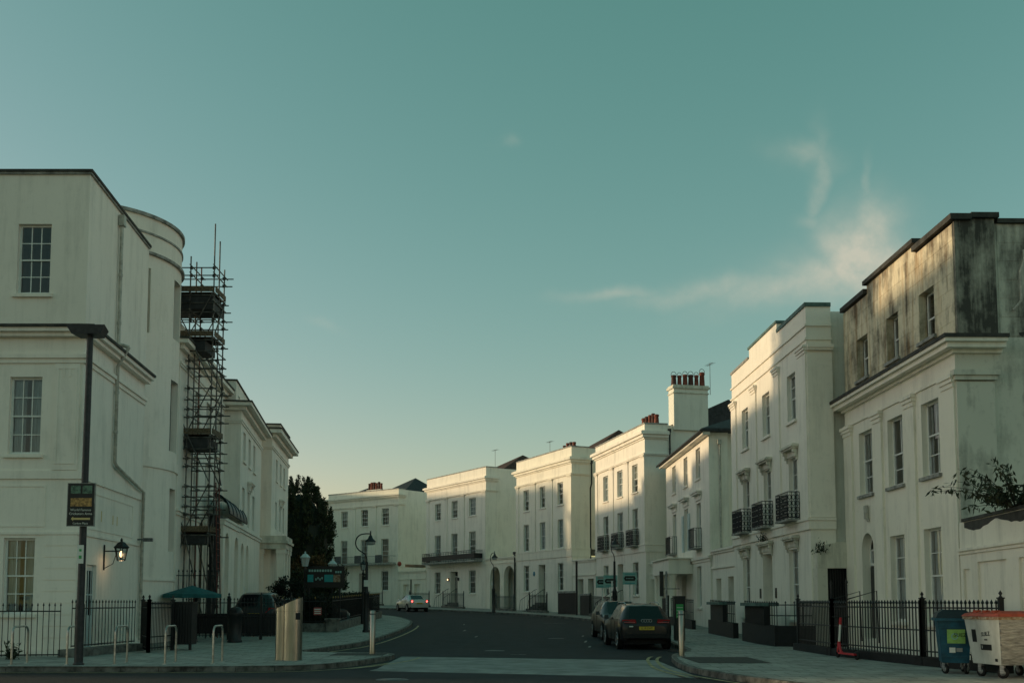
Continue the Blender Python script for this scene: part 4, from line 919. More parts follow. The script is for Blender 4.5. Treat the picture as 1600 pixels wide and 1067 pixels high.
b = MB(); b.box(.2, TA.L, -8, -.4, 12.23, 13.35); TA.put(b, 'parapet_wall', 'stucco_grey')
for a in (1.2, 3.6, 6.0): fill(TA, a-.1, a+1.2, .3, 4.4, -.37, 'door', 'door_grey')
TB = terrace('terrace_house', 'white terrace house with projecting arcade, attic storey and bold cornice', (-14.93, 60.5), (-13.63, 51), [(7.6, 8.6), (5.35, 6.35), (3.1, 4.1)], (8.75, 10.25), (5.5, 7.4), (10.5, 11.25, 11.5), 12.7, g=[(5.4, 6.6, .5, 4.55, True), (7.5, 8.7, .5, 4.55, True)], cn=.55)
for a in (5.3, 7.4): fill(TB, a, a+1.4, .2, 4.6, -.37, 'recess_wall', 'stucco_grey')
b = MB(); wall_faces(b, .3, TB.L-.1, 11.58, 12.68, [(a, a+.65, 11.62, 12.12) for a in (7.9, 5.7, 3.5)], -.3, .15); b.box(.3, TB.L-.1, -8, -.5, 11.58, 12.67)
b.add([(TB.L-.1, -.3, 11.58), (TB.L-.1, -.5, 11.58), (TB.L-.1, -.5, 12.68), (TB.L-.1, -.3, 12.68)], [(0, 1, 2, 3)]); b.add([(.3, -.3, 12.68), (TB.L-.1, -.3, 12.68), (TB.L-.1, -.5, 12.68), (.3, -.5, 12.68)], [(0, 1, 2, 3)]); TB.put(b, 'attic_wall', 'stucco_grey')
b = MB(); b.box(.25, TB.L-.05, -8, -.24, 12.685, 12.76); TB.put(b, 'coping', 'coping_dark')
for a in (7.9, 5.7, 3.5): window(TB, a, a+.65, 11.62, 12.12, 2, (1, 1), .1, sill=False, y=-.3)
hood(TB, 5.35, 6.35, 7.85, 'stucco_grey')
u1 = 15.0; b = MB(); arc = [(9.75, 11.15, .5, 4.7, True), (13.1, 14.4, .5, 4.7, True)]
wall_faces(b, TB.L+.003, u1, TB.z0-.3, 5.2, arc, 0, .5); b.add([(u1, 0, -.2), (u1, -.9, -.2), (u1, -.9, 5.2), (u1, 0, 5.2)], [(0, 1, 2, 3)]); b.add([(TB.L, 0, 5.2), (u1, 0, 5.2), (u1, -.9, 5.2), (TB.L, -.9, 5.2)], [(0, 1, 2, 3)]); TB.put(b, 'arcade', 'stucco_course')
fill(TB, TB.L, u1, TB.z0, 5.0, -.75, 'recess_wall', 'stucco_grey')
b = MB(); b.box(TB.L+.01, u1+.1, -.8, .1, 5.2, 5.32); b.box(TB.L+.01, u1+.06, -.8, .06, 5.0, 5.2); TB.put(b, 'string_course', 'stucco_grey')
b = MB(); n = 10; V = []; F = []
for k in range(n+1):
    t = k/n; y = -.55+.75*sin(t*pi/2); z = 6.45-.9*(1-cos(t*pi/2))-.02
    V += [(8.0, y, z), (14.6, y, z)]
for k in range(n): F.append((2*k, 2*k+1, 2*k+3, 2*k+2))
b.add(V, F, True); b.add([(x, y-.02, z-.03) for x, y, z in V], [f[::-1] for f in F], True)
for k in range(6): x = 8.0+k*1.32; b.tube([(x, V[2*i][1]+.012, V[2*i][2]+.012) for i in range(n+1)], .02, 4)
b.tube([(8.0, .2, 5.55), (14.6, .2, 5.55)], .03, 5); TB.put(b, 'verandah_canopy', 'canopy')
TC = terrace('terrace_house', 'white terrace house with columned portico beside the dark conifer', (-15.61, 71), (-14.64, 62), [(6.2, 7.1), (4.05, 4.95), (2.1, 2.95)], (9.15, 10.5), (6.1, 7.8), (10.85, 11.65, 12.0), 12.1, g=[(4.05, 4.95, 1.4, 4.2, False), (2.1, 2.95, 1.4, 4.2, False)], cn=.6)
for a in (4.05, 2.1): window(TC, a, a+.88, 1.4, 4.2, 2, (2, 2), .3)
hood(TC, 4.05, 4.95, 8.1, 'stucco_grey')
b = MB(); b.box(1.2, 6.2, -4, -.1, 12.08, 12.7); TC.put(b, 'attic_block', 'stucco_grey'); b = MB(); b.box(1.0, 6.4, -4.2, .15, 12.7, 12.8); TC.put(b, 'coping', 'stucco_grey'); b = MB(); b.box(.9, 6.5, -4.3, .2, 12.8, 12.88); TC.put(b, 'coping', 'coping_dark')
b = MB(); b.box(6.3, 9.9, -.8, 1.0, 4.72, 5.05); b.box(6.2, 10.0, -.85, 1.1, 5.05, 5.2); b.box(6.3, 9.9, -.8, 1.0, 5.2, 5.5); TC.put(b, 'portico_entablature', 'stucco_old')
for u, y in ((6.65, .7), (8.1, .7), (9.55, .7), (9.55, -.55)):
    b = MB(); b.box(u-.22, u+.22, y-.22, y+.22, .3, 4.45); b.box(u-.28, u+.28, y-.28, y+.28, 4.45, 4.718); b.box(u-.3, u+.3, y-.3, y+.3, .2, .6); TC.put(b, 'portico_pier', 'stucco')

# unseen blocks added behind the conifer to keep low sun off the far villas
TD_shade = terrace('terrace_house', 'unseen tall terrace block added round the bend to shade the far villas', (-37, 126), (-33, 88), [(u, u+1.1) for u in (2.5, 6.5, 10.5, 14.5, 18.5, 22.5, 26.5, 30.5, 34.5)], (9.8, 11.8), (6.2, 8.6), (12.4, 13.2, 13.6), 14, g=[(u, u+1.1, 2.4, 4.6) for u in (2.5, 6.5, 10.5, 14.5, 18.5, 22.5, 26.5, 30.5, 34.5)], cn=.5)
b = MB(); b.box(0, TD_shade.L, -8, -.1, 13.68, 16.2); TD_shade.put(b, 'parapet_wall', 'stucco_grey')  # made tall to lengthen the added shade on the villas
TE_shade = terrace('terrace_house', 'unseen plain terrace house added behind the portico house to shade the villas', (-23, 84), (-21, 72.5), [(2, 3), (5, 6), (8, 9)], (9.2, 11), (5.8, 8), (11.4, 12, 12.3), 13, g=[(2, 3, 2, 4.2), (5, 6, 2, 4.2), (8, 9, 2, 4.2)], cn=.4)

# ------------------------------------------------------------------ scaffold tower
sx0, sx1, sy0, sy1 = -14.4, -12.5, 42.0, 43.45
S = thing('scaffold_tower', 'tall tube scaffold tower with boarded lifts beside the round bow', 'scaffold', (sx1, sy0, gz(42)))
def sput(b, name, material, parent=None):
    b.v = [(x-sx1, y-sy0, z-gz(42)) for x, y, z in b.v]; return b.build(name, material, parent or S)
lifts = [4.4, 6.4, 8.45, 10.5, 12.55, 14.45]
for i, x in enumerate((sx0, -13.45, sx1)):
    for y in (sy0, sy0+.72, sy1):
        b = MB(); t = {0: 15.6, 1: 16.0, 2: 17.4 if y == sy0 else (16.9 if y < sy1 else 15.9)}[i]
        b.tube([(x, y, gz(42)), (x+random.uniform(-.03, .03), y, t)], .03, 6); sput(b, 'standard', 'scaffold_red' if (i == 1 and y == sy1) else 'scaffold_tube')
b = MB(); b.tube([(-12.1, sy0+.3, gz(42)), (-12.32, sy0+.35, 6.5)], .025, 6); b.tube([(-12.1, sy0+.75, gz(42)), (-12.32, sy0+.8, 6.5)], .025, 6)
for k in range(22): z = .5+k*.27; t = z/6.5; b.tube([(-12.1-.22*t, sy0+.3, z), (-12.1-.22*t, sy0+.8, z)], .014, 5)
sput(b, 'ladder', 'scaffold_red')
for li, z in enumerate(lifts):
    for dz in (-.12, .72, 1.05, 1.45):
        if li == 5 and dz == 1.45: continue
        for y in (sy0-.05, sy1+.05):
            b = MB(); b.tube([(sx0-.2, y, z+dz), (sx1+random.uniform(.15, .45), y, z+dz)], .026, 6); sput(b, 'ledger', 'scaffold_tube')
        for x in (sx0+.03, -13.42, sx1+.06):
            if dz == .55 and x < -13: continue
            b = MB(); b.tube([(x, sy0-.3, z+dz+.06), (x, sy1+random.uniform(.2, .4), z+dz+.06)], .026, 6); sput(b, 'transom', 'scaffold_tube')
    if li in (0, 2, 4, 5):
        for k in range(6):
            b = MB(); y = sy0+.05+k*.235; b.box(sx0-.1, sx1+.04, y, y+.225, z, z+.04); sput(b, 'scaffold_board', 'scaffold_board')
        b = MB(); b.box(sx0, sx1+.02, sy0-.08, sy0-.045, z+.03, z+.26); sput(b, 'toe_board', 'scaffold_board')
        b = MB(); b.box(sx1+.08, sx1+.11, sy0-.04, sy1, z+.03, z+.26); sput(b, 'toe_board', 'scaffold_board')
b = MB(); b.box(sx0, sx1+.02, sy0-.02, sy1, 13.75, 14.3); sput(b, 'debris_sheet', 'scaffold_sheet')
b = MB(); b.box(sx0, sx1-.3, sy0-.02, sy1, 12.0, 12.43); sput(b, 'debris_sheet', 'scaffold_sheet')
b = MB(); b.box(sx0, sx1-.1, sy0-.02, sy1, 7.9, 8.32); sput(b, 'debris_sheet', 'scaffold_sheet')
b = MB(); b.box(sx0, sx1-.1, sy0-.02, sy1, 3.95, 4.28); sput(b, 'debris_sheet', 'scaffold_sheet')
zs = [.3]+lifts
for k, (za, zb) in enumerate(zip(zs, zs[1:])):
    for (xa, xb, y) in ((sx0, -13.45, sy0-.07), (-13.45, sx1, sy0-.07), (-13.45, sx1, sy1+.07)):
        if (k+(xa > -14)) % 2: xa, xb = xb, xa
        b = MB(); b.tube([(xa, y, za+.1), (xb, y, zb)], .025, 6); sput(b, 'brace', 'scaffold_tube')
    b = MB(); b.tube([(sx1+.08, sy0 if k % 2 else sy1, za+.1), (sx1+.08, sy1 if k % 2 else sy0, zb)], .025, 6); sput(b, 'brace', 'scaffold_tube')
for x in (sx0, -13.45, sx1):
    for y in (sy0, sy1):
        me = cached('coupler', 'coupler', 'scaffold_tube', lambda b: b.box(-.055, .055, -.055, .055, -.05, .07, .012, .012))
        for z in lifts:
            for dz in (-.12, .72, 1.05): inst(me, 'coupler', S, (x-sx1, y-sy0, z+dz-gz(42)))
b = MB(); b.tube([(-12.55, sy0+1.05, 5.2), (-12.5, sy0+1.0, 3.0), (-12.62, sy0+.9, .9)], [.23, .22, .2], 12); 
for k in range(5): b.lathe([(.25, 1.3+k*.85), (.25, 1.42+k*.85)], 12, (-12.54, sy0+1.0, 0))
sput(b, 'rubble_chute', 'scaffold_sheet')

# ------------------------------------------------------------------ railings
def railing(name, label, pts, H, sp=.14, zb=0.0, plinth=0, plinth_mat='black_wall', bar='iron', r=.011, single=True, spear=.11, posts=(), rails=(.12, .92), cat='fence', group=None, pw=.16, mid=False, tip=None):
    """iron railing along a world polyline: plinth, rails, posts and one object for each bar"""
    g0 = gz(pts[0][1]); root = thing(name, label, cat, (pts[0][0], pts[0][1], g0), 0, group); ox, oy = pts[0]
    joined = MB()
    for a, c in zip(pts, pts[1:]):
        d = Vector((c[0]-a[0], c[1]-a[1])); L = d.length; d.normalize(); n = Vector((-d.y, d.x))
        def P(t, w, z): return (a[0]-ox+d.x*t+n.x*w, a[1]-oy+d.y*t+n.y*w, z+gz(a[1]+d.y*t)-g0)
        if plinth:
            b = MB(); V = [P(-pw/2, -pw/2, -.05), P(L+pw/2, -pw/2, -.05), P(L+pw/2, pw/2, -.05), P(-pw/2, pw/2, -.05), P(-pw/2, -pw/2, plinth), P(L+pw/2, -pw/2, plinth), P(L+pw/2, pw/2, plinth), P(-pw/2, pw/2, plinth)]
            b.add(V, [(0, 3, 2, 1), (4, 5, 6, 7), (0, 1, 5, 4), (1, 2, 6, 5), (2, 3, 7, 6), (3, 0, 4, 7)]); b.build('plinth', plinth_mat, root)
        z0 = zb+plinth
        for f in rails:
            b = MB(); b.tube([P(0, 0, z0+H*f), P(L, 0, z0+H*f)], .018, 6); b.build('rail', bar, root)
        n_ = max(1, round(L/sp))
        def mk(b, x=0, y=0, z=0):
            b.tube([(x, y, z), (x, y, z+H)], r, 5, cap=False)
            if spear: b.lathe([(r, z+H), (r*2.4, z+H+spear*.25), (0, z+H+spear)], 5, (x, y, 0), smooth=False)
        me = cached(('bar', round(H, 3), r, spear, bar), 'bar', bar, mk)
        for k in range(n_+1):
            q = P(L*k/n_, 0, z0)
            if single:
                o = inst(me, 'bar', root, q)
                if tip and spear and k % 3 == 1:
                    inst(cached(('tip', tip), 'spear_tip', tip, lambda b: b.lathe([(.02, 0), (.035, .04), (0, .13)], 5)), 'spear_tip', o, (0, 0, H))
            else: mk(joined, *q)
        for t in posts:
            if 0 <= t <= 1:
                q = P(L*t, 0, 0); b = MB(); b.box(-.05, .05, -.05, .05, 0, z0+H+.12); b.box(-.065, .065, -.065, .065, z0+H+.12, z0+H+.15); b.lathe([(.05, z0+H+.15), (.02, z0+H+.19), (.045, z0+H+.24), (0, z0+H+.31)], 8); b.build('post', bar, root, q)
    if joined.v: o = joined.build('bars', bar, root); o['kind'] = 'stuff'
    return root
railing('railing', 'thin black spear railing under the corner building\'s street windows', [(-17.2, 27.9), (-12.6, 28.7)], 1.38, .152, .05, posts=(.52,), rails=(.03, .90), r=.011)
railing('railing', 'thin black spear railing before the pale blue side door, on a kerbed step', [(-12.45, 29.1), (-12.1, 33.0)], 1.25, .20, .05, .22, 'stone', rails=(.03, .88), r=.012, pw=.5)
railing('railing', 'short thick-barred black railing next to the dark refuse cupboard', [(-11.95, 33.3), (-11.15, 31.6), (-10.95, 33.2)], 1.42, .10, .05, 0, posts=(0, 1), rails=(.06, .30, .93), r=.013)
rc = thing('refuse_cupboard', 'dark slatted refuse cupboard standing behind the cycle stands', 'cupboard', (-10.7, 33.6, 0))
b = MB(); b.box(-.32, .32, -.3, .3, .18, 1.5); b.build('carcass', 'black_wall', rc); b = MB(); b.box(-.36, .36, -.34, .34, 1.5, 1.56); b.build('top', 'iron', rc)
for k in range(7):
    b = MB(); b.box(-.31+k*.09, -.24+k*.09, -.335, -.301, .2, 1.48); b.build('slat', 'iron', rc)
for x in (-.28, .28): b = MB(); b.box(x-.04, x+.04, -.28, -.2, 0, .18); b.build('leg', 'iron', rc)
# black screen railing across the forecourt
fr_ = railing('railing', 'black screen railing with solid lower sheet across the forecourt', [(-13.0, 40.6), (-8.9, 41.4)], 1.45, .13, .12, 0, posts=(.12, .42, .72, 1), rails=(.06, .55, .93), r=.014)
b = MB(); b.add([(-.0, .03, .25), (4.1, .83, .25), (4.1, .83, 1.05), (0, .03, 1.05), (-.0, .05, .25), (4.1, .85, .25), (4.1, .85, 1.05), (0, .05, 1.05)], [(0, 1, 2, 3), (7, 6, 5, 4), (3, 2, 6, 7), (0, 4, 5, 1)]); b.build('sheet', 'black_wall', fr_)
railing('railing', 'raised spear railing on the terrace below the scaffold tower', [(-13.6, 41.3), (-12.0, 41.6)], .95, .17, 1.75, 0, rails=(.1, .85), r=.016)
lb = thing('litter_bin', 'round black litter bin by the forecourt screen railing', 'bin', (-10.55, 39.2, gz(39.2)))
b = MB(); b.lathe([(0, 0), (.28, 0), (.28, .06), (.24, .1), (.26, 1.0), (.30, 1.04), (.30, 1.12), (.2, 1.3), (0, 1.36)], 16); b.build('body', 'iron', lb); b = MB(); b.box(-.12, .12, -.31, -.2, 1.12, 1.24); b.build('slot', 'rubber', lb)
pr = thing('parasol', 'open teal parasol over the forecourt below the scaffold', 'parasol', (-12.35, 39.6, gz(39.6)))
b = MB(); b.tube([(0, 0, 0), (0, 0, 2.15)], .025, 8); b.build('pole', 'iron_light', pr); b = MB(); b.lathe([(1.15, 1.82), (.6, 1.98), (0, 2.16)], 8, smooth=False); b.lathe([(1.15, 1.68), (1.15, 1.82)], 8, smooth=False); b.build('canopy', 'teal_cloth', pr)
b = MB(); b.lathe([(0, 0), (.28, 0), (.28, .08), (0, .1)], 12); b.build('base', 'stone', pr)
# pub garden: low wall, black gold-tipped railing, hedge
gw_ = thing('garden_wall', 'low dark stone wall with stubby pier below the pub hedge', 'wall', (-8.35, 47.8, gz(47.8)))
b = MB(); V = []; 
b.add([(-.15, 0, -.1), (.15, 0, -.1), (-.35, 21, -.1+.344), (-.65, 21, .244), (-.15, 0, .42), (.15, 0, .42), (-.35, 21, .76), (-.65, 21, .76)], [(0, 1, 5, 4), (1, 2, 6, 5), (4, 5, 6, 7), (3, 0, 4, 7), (2, 3, 7, 6)]); b.build('wall', 'stone', gw_)
b = MB(); b.box(-.25, .3, -.35, .2, -.05, .55); b.box(-.3, .35, -.4, .25, .55, .63); b.build('pier', 'stone', gw_)
b = MB(); b.box(-2.6, -.3, -.16, .1, -.05, .4); b.build('wall', 'stone', gw_)
railing('railing', 'black gold-tipped railing in front of the pub hedge', [(-8.38, 47.9), (-8.85, 68.6)], 1.12, .26, .42, 0, rails=(.08, .9), r=.014, tip='gold')
railing('railing', 'black gold-tipped railing beside the slanted steel bin', [(-10.9, 47.75), (-8.65, 47.75)], 1.12, .26, .40, 0, rails=(.08, .9), r=.014, tip='gold')

def foliage(name, material, n, size, fn, parent, asp=.45, up=.3):
    V = []; F = []
    for i in range(n):
        p, out = fn(); p = Vector(p)
        d = Vector((random.gauss(0, 1), random.gauss(0, 1), random.gauss(0, 1)+up)).normalized()+Vector(out)*.6; d.normalize()
        s = d.cross(Vector((random.gauss(0, 1), random.gauss(0, 1), random.gauss(0, 1)))).normalized(); L = size*random.uniform(.6, 1.4); w = L*asp
        k = len(V); V += [tuple(p-s*w*.1), tuple(p+d*L*.5-s*w*.5), tuple(p+d*L), tuple(p+d*L*.5+s*w*.5)]; F.append((k, k+1, k+2, k+3))
    b = MB(); b.add(V, F); return b.build(name, material, parent)
hd = thing('hedge', 'dense dark clipped hedge behind the gold-tipped pub railing', 'hedge', (-9.35, 48.2, gz(48.2)))
def hedge_pt():
    t = random.random(); y = t*20.2; face = random.random(); x0 = -.5*t
    z = random.uniform(.2, 1.5)
    if face < .45: x = .55+random.gauss(0, .06)
    elif face < .75: x = random.uniform(-.55, .55); z = 1.5+random.gauss(0, .07)
    elif face < .85: x = random.uniform(-.55, .55); y = random.gauss(0, .08)
    else: x = random.uniform(-.5, .5)
    return (x0+x, y, z+.33*t), (0, 0, .4)
foliage('foliage', 'leaf_hedge', 14000, .13, hedge_pt, hd)
b = MB(); b.add([(-.5, .1, 0), (.48, .1, 0), (-.02, 20, .33), (-1.0, 20, .33), (-.5, .1, 1.42), (.48, .1, 1.42), (-.02, 20, 1.75), (-1.0, 20, 1.75)], [(0, 1, 5, 4), (1, 2, 6, 5), (4, 5, 6, 7), (3, 0, 4, 7), (2, 3, 7, 6)]); b.build('branches', 'leaf_hedge', hd)
# the big dark conifer beside the terrace, and a rusty-leaved bush in the pub garden
def conifer(label, loc, R, H, n, leaf, name='conifer_tree'):
    t = thing(name, label, 'tree', loc)
    b = MB(); b.tube([(0, 0, 0), (.05, 0, H*.35), (0, .05, H*.8)], [.28, .2, .06], 8)
    for k in range(16):
        a = k*2.4; z = H*(.15+.045*k); rr = R*.75*sin(pi*min(.95, .25+.05*k)); b.tube([(0, 0, z), (rr*.5*cos(a), rr*.5*sin(a), z+.5), (rr*cos(a), rr*sin(a), z+1.5)], [.09, .05, .015], 5)
    b.build('trunk', 'bark', t)
    env = lambda z: (.80+.5*z if z < .4 else max(0, 1-((z-.4)/.6)**2.5)**.58)
    core = MB(); core.lathe([(max(.02, R*.80*env(z)), z*H*.95) for z in [k/14 for k in range(15)]], 14); core.build('light_block_core', 'leaf_hedge', t)  # closed dark core added inside the crown to block light
    sp = []
    for k in range(520):
        a = random.uniform(0, 2*pi); z = random.random()**.9*.97; q = random.uniform(.72, 1.0)
        sp.append((R*env(z)*q*cos(a), R*env(z)*q*sin(a), z*H, random.uniform(.45, 1.0)))
    def pt():
        x, y, z, s = random.choice(sp); u = random.random(); rr = .34*s*(1-u)**.7*random.random()**.4; a = random.uniform(0, 2*pi)
        return (x*(1+.04*u)+rr*cos(a), y*(1+.04*u)+rr*sin(a), z+u*1.25*s), (x*.10, y*.10, .9)
    foliage('crown', 'leaf_dark' if leaf is None else leaf, n, .2, pt, t, .36, .8); return t
conifer('tall dense dark conifer between the terrace portico and the far villa', (-16.75, 80, gz(80)-.1), 3.0, 9.9, 56000, None)
conifer('unseen big dark evergreen added behind the conifer to shade the villas', (-20.5, 83, gz(83)), 3.2, 8.2, 14000, None, 'added_shade_tree')  # hidden tree added to help shade the far villas
def bush(label, loc, R, H, n, leaf, size=.16, name='bush'):
    t = thing(name, label, 'bush', loc)
    b = MB()
    for k in range(9):
        a = k*2.4; b.tube([(0, 0, 0), (R*.35*cos(a), R*.35*sin(a), H*.5), (R*.8*cos(a), R*.8*sin(a), H*(.75+.2*sin(k)))], [.05, .03, .008], 5)
    b.build('stems', 'bark', t)
    cl = [(R*.8*random.random()**.5, random.uniform(0, 2*pi), H*random.uniform(.25, .9), random.uniform(.2, .45)) for _ in range(40)]
    def pt():
        r, a, z, s = random.choice(cl); v = Vector((random.gauss(0, 1), random.gauss(0, 1), random.gauss(0, .8))); v = v.normalized()*s*random.random()**.4
        return (r*cos(a)+v.x, r*sin(a)+v.y, z+v.z), tuple(v)
    foliage('foliage', leaf, n, size, pt, t); return t
bush('bush with rusty brown leaves beneath the dark conifer', (-15.3, 76.5, gz(76)), 2.0, 4.6, 5200, 'leaf_rusty', .2)
bush('dark shrub beside the terrace portico', (-13.2, 66.5, gz(66)), 1.5, 3.4, 6000, 'leaf_dark', .16)
bush('dark shrub in the pub garden behind the teal sign', (-10.6, 58.5, gz(58)), 1.5, 3.3, 6500, 'leaf_dark', .16)
bush('low dark shrub next to the white lantern post', (-11.9, 55.5, gz(55)), 1.3, 2.7, 5000, 'leaf_hedge', .16)
# buddleia rooted in the top of the garden wall
bd = thing('wall_shrub', 'wild arching shrub rooted on top of the cream garden wall', 'shrub', (11.45, 23.2, 3.66))
b = MB(); leaves = []
for k in range(36):
    a = random.uniform(0, 2*pi); L = random.uniform(.9, 1.95); el = random.uniform(.35, 1.15); pts = []
    for i in range(8):
        t = i/7; pts.append((cos(a)*cos(el)*L*t*(1+.2*t), sin(a)*cos(el)*L*t*(1+.2*t), sin(el)*L*t-.30*L*t*t))
    b.tube(pts, [.014*(1-.75*i/7) for i in range(8)], 4)
    for i in range(2, 8):
        for _ in range(6): leaves.append(Vector(pts[i])+Vector((random.gauss(0, .05), random.gauss(0, .05), random.gauss(0, .04))))
b.build('stems', 'bark', bd)
foliage('leaves', 'leaf_shrub', len(leaves), .17, lambda it=iter(leaves): (next(it), (0, 0, -.7)), bd, .28, -.4)
wd = thing('weed', 'scruffy weed growing at the foot of the street railing', 'weed', (-13.55, 27.95, 0))
def wpt():
    a = random.uniform(0, 2*pi); u = random.random(); return (cos(a)*.22*u, sin(a)*.1*u, .02+u*random.random()*.5), (0, 0, .5)
foliage('leaves', 'leaf_shrub', 240, .13, wpt, wd, .3)
for (x, y, z, lab) in ((10.28, 41.65, 3.99, 'straggly weed on the ledge above the hooded villa\'s door'), (10.78, 35.8, 3.24, 'dark weed tuft on top of the ruinous gateway')):
    w_ = thing('weed', lab, 'weed', (x, y, z))
    foliage('leaves', 'leaf_shrub', 150, .12, lambda: ((random.gauss(0, .10), random.gauss(0, .2), abs(random.gauss(0, .17))), (0, 0, .3)), w_, .3)

# ------------------------------------------------------------------ villa forecourts on the right
def area_wall(label, A, B, ret, zp, H, panels, sp=.2, gap=None):
    """black area wall: plinth and bars along the pavement, returning to the house at its near end"""
    r = railing('area_railing', label, [ret, A, B] if ret else [A, B], H, sp, 0, zp, 'black_wall', r=.016, spear=.09, rails=(.45, .93), pw=.22)
    ox, oy = (ret or A); g0 = gz(oy)
    d = Vector((B[0]-A[0], B[1]-A[1])); L = d.length; d.normalize()
    for (t0, t1, solid) in panels:
        a = (A[0]+d.x*t0-ox, A[1]+d.y*t0-oy); c = (A[0]+d.x*t1-ox, A[1]+d.y*t1-oy)
        b = MB(); x0, x1 = min(a[0], c[0])-.05, max(a[0], c[0])+.05
        zz = gz(A[1]+d.y*t0)-g0
        if solid: b.box(x0, x1, a[1], c[1], zp+.001+zz, zp+H-.1+zz); b.build('panel', 'black_wall', r)
        else:
            n = int((t1-t0)/.12)
            for k in range(n):
                y = a[1]+(c[1]-a[1])*k/n; b = MB(); b.box(x0, x1, y, y+.075, zp+.001+zz, zp+H-.1+zz); b.build('slat', 'black_wall', r)
        b = MB(); b.box(x0-.16, x1+.3, a[1]-.06, c[1]+.06, zp+H-.1+zz, zp+H+.02+zz); b.build('coping', 'copper_green', r)
    return r
area_wall('black area wall with slatted panel and green coping before the hooded villa\'s near window', (9.3, 36.1), (9.12, 40.2), (10.5, 35.98), .72, .78, [(.95, 4.0, False)], .3)
area_wall('solid black area wall with green coping before the hooded villa\'s far window', (9.15, 42.2), (8.98, 46.4), None, .62, .82, [(1.4, 4.1, True)], .28)
b = MB()
railing('area_railing', 'black area railing before the slate-eaved villa', [(8.9, 50.5), (8.75, 56.5)], .95, .3, 0, .45, r=.016, spear=.08, rails=(.4, .93), pw=.2)
pn = thing('entrance_gate', 'black panelled gate between columned porch and parking machine', 'gate', (8.75, 57.4, gz(57.4)))
b = MB(); b.box(-.04, .04, 0, 2.2, .05, 1.45); b.build('panel', 'black_wall', pn); b = MB(); b.box(-.06, .06, -.06, .06, 0, 1.6); b.build('post', 'iron', pn)
def far_rail(label, h, off, u0, u1, H=1.15, sp=.16, plinth=.2, bar='iron', panel=None):
    d = Vector((cos(h.root.rotation_euler.z), sin(h.root.rotation_euler.z))); n = Vector((-d.y, d.x)); o = h.root.location
    P = lambda u: (o.x+d.x*u+n.x*off, o.y+d.y*u+n.y*off)
    r = railing('area_railing', label, [P(u0), P(u1)], H, sp, 0, plinth, 'stone', bar=bar, single=False, r=.014, spear=.07, rails=(.1, .92), posts=(0, 1), pw=.25)
    if panel:
        g = thing('forecourt_gate', panel[2], 'gate', (*P(panel[0]), gz(P(panel[0])[1])), h.root.rotation_euler.z); b = MB(); b.box(0, panel[1]-panel[0], -.03, .03, .05, 1.45); b.build('panel', 'black_wall', g); b = MB(); b.box(-.02, panel[1]-panel[0]+.02, -.06, .06, 1.45, 1.58); b.build('coping', 'coping_grey', g)
    return r
far_rail('black area railing before the six-pot chimney villa', H4, 1.9, .3, 6.0, panel=(6.3, 8.6, 'solid black forecourt gate at the six-pot chimney villa'))
far_rail('black area railing before the villa with blue plaque, near its corner', H3, 2.0, .4, 3.6, bar='iron')
far_rail('low grey area railing before the villa with blue plaque, far side of its steps', H3, 2.0, 6.6, 10.4, 1.0, bar='iron_light')
far_rail('dark area railing before the red-roofed villa', H2, 2.0, .6, 4.7, bar='iron_light')
far_rail('dark area railing before the red-roofed villa, beyond its door', H2, 2.0, 7.6, 12.0, bar='iron_light')
far_rail('thin area railing before the farthest villa', H1, 1.8, .5, 9.0, bar='iron_light')
gk = thing('forecourt_gate', 'solid black gate with grey coping before the twin-opening link wall', 'gate', (4.7, 74.6, gz(74.6)), radians(112)); b = MB(); b.box(0, 3.2, -.04, .04, .05, 1.6); b.build('panel', 'black_wall', gk); b = MB(); b.box(-.03, 3.23, -.08, .08, 1.6, 1.75); b.build('coping', 'coping_grey', gk)
b = MB(); b.box(-.06, .06, -.06, .06, 0, 3.9); b.build('post', 'iron', gk)
# hand rails on the villa steps
for h, u0, u1 in ((H3, 4.6, 6.2), (H4, 4.4, 5.95), (H2, 5.3, 7.1)):
    for u in (u0, u1):
        b = MB(); b.tube([(u, .1, h.z0+1.9), (u, .3, h.z0+1.85), (u, 1.6, h.z0+1.0), (u, 1.75, h.z0)], .02, 6)
        for k in range(6): y = .25+k*.24; b.tube([(u, y, h.z0), (u, y, h.z0+1.85-.62*(y-.3))], .012, 5)
        h.put(b, 'handrail', 'iron')
# spear railing of the stained corner villa
F7 = railing('railing', 'tall black spear railing on a black plinth in front of the stained corner villa', [(10.75, 22.6), (10.1, 25.3), (9.35, 30.0), (9.3, 33.4)], 1.28, .15, 0, .22, 'black_wall', r=.018, posts=(0, 1), rails=(.10, .50, .93), pw=.3)
for y in (29.0, 30.4):
    b = MB(); b.tube([(-1.3, y-22.6, 0), (-1.3, y-22.6, 2.0)], .03, 6); b.tube([(-1.3, y-22.6, 1.62), (-.45, y-22.6, 1.86), (-.42, y-22.6, .4)], .018, 6); b.lathe([(.04, 2.0), (.02, 2.05), (.05, 2.1), (0, 2.2)], 8, (-1.3, y-22.6, 0)); b.build('handrail', 'iron', F7)

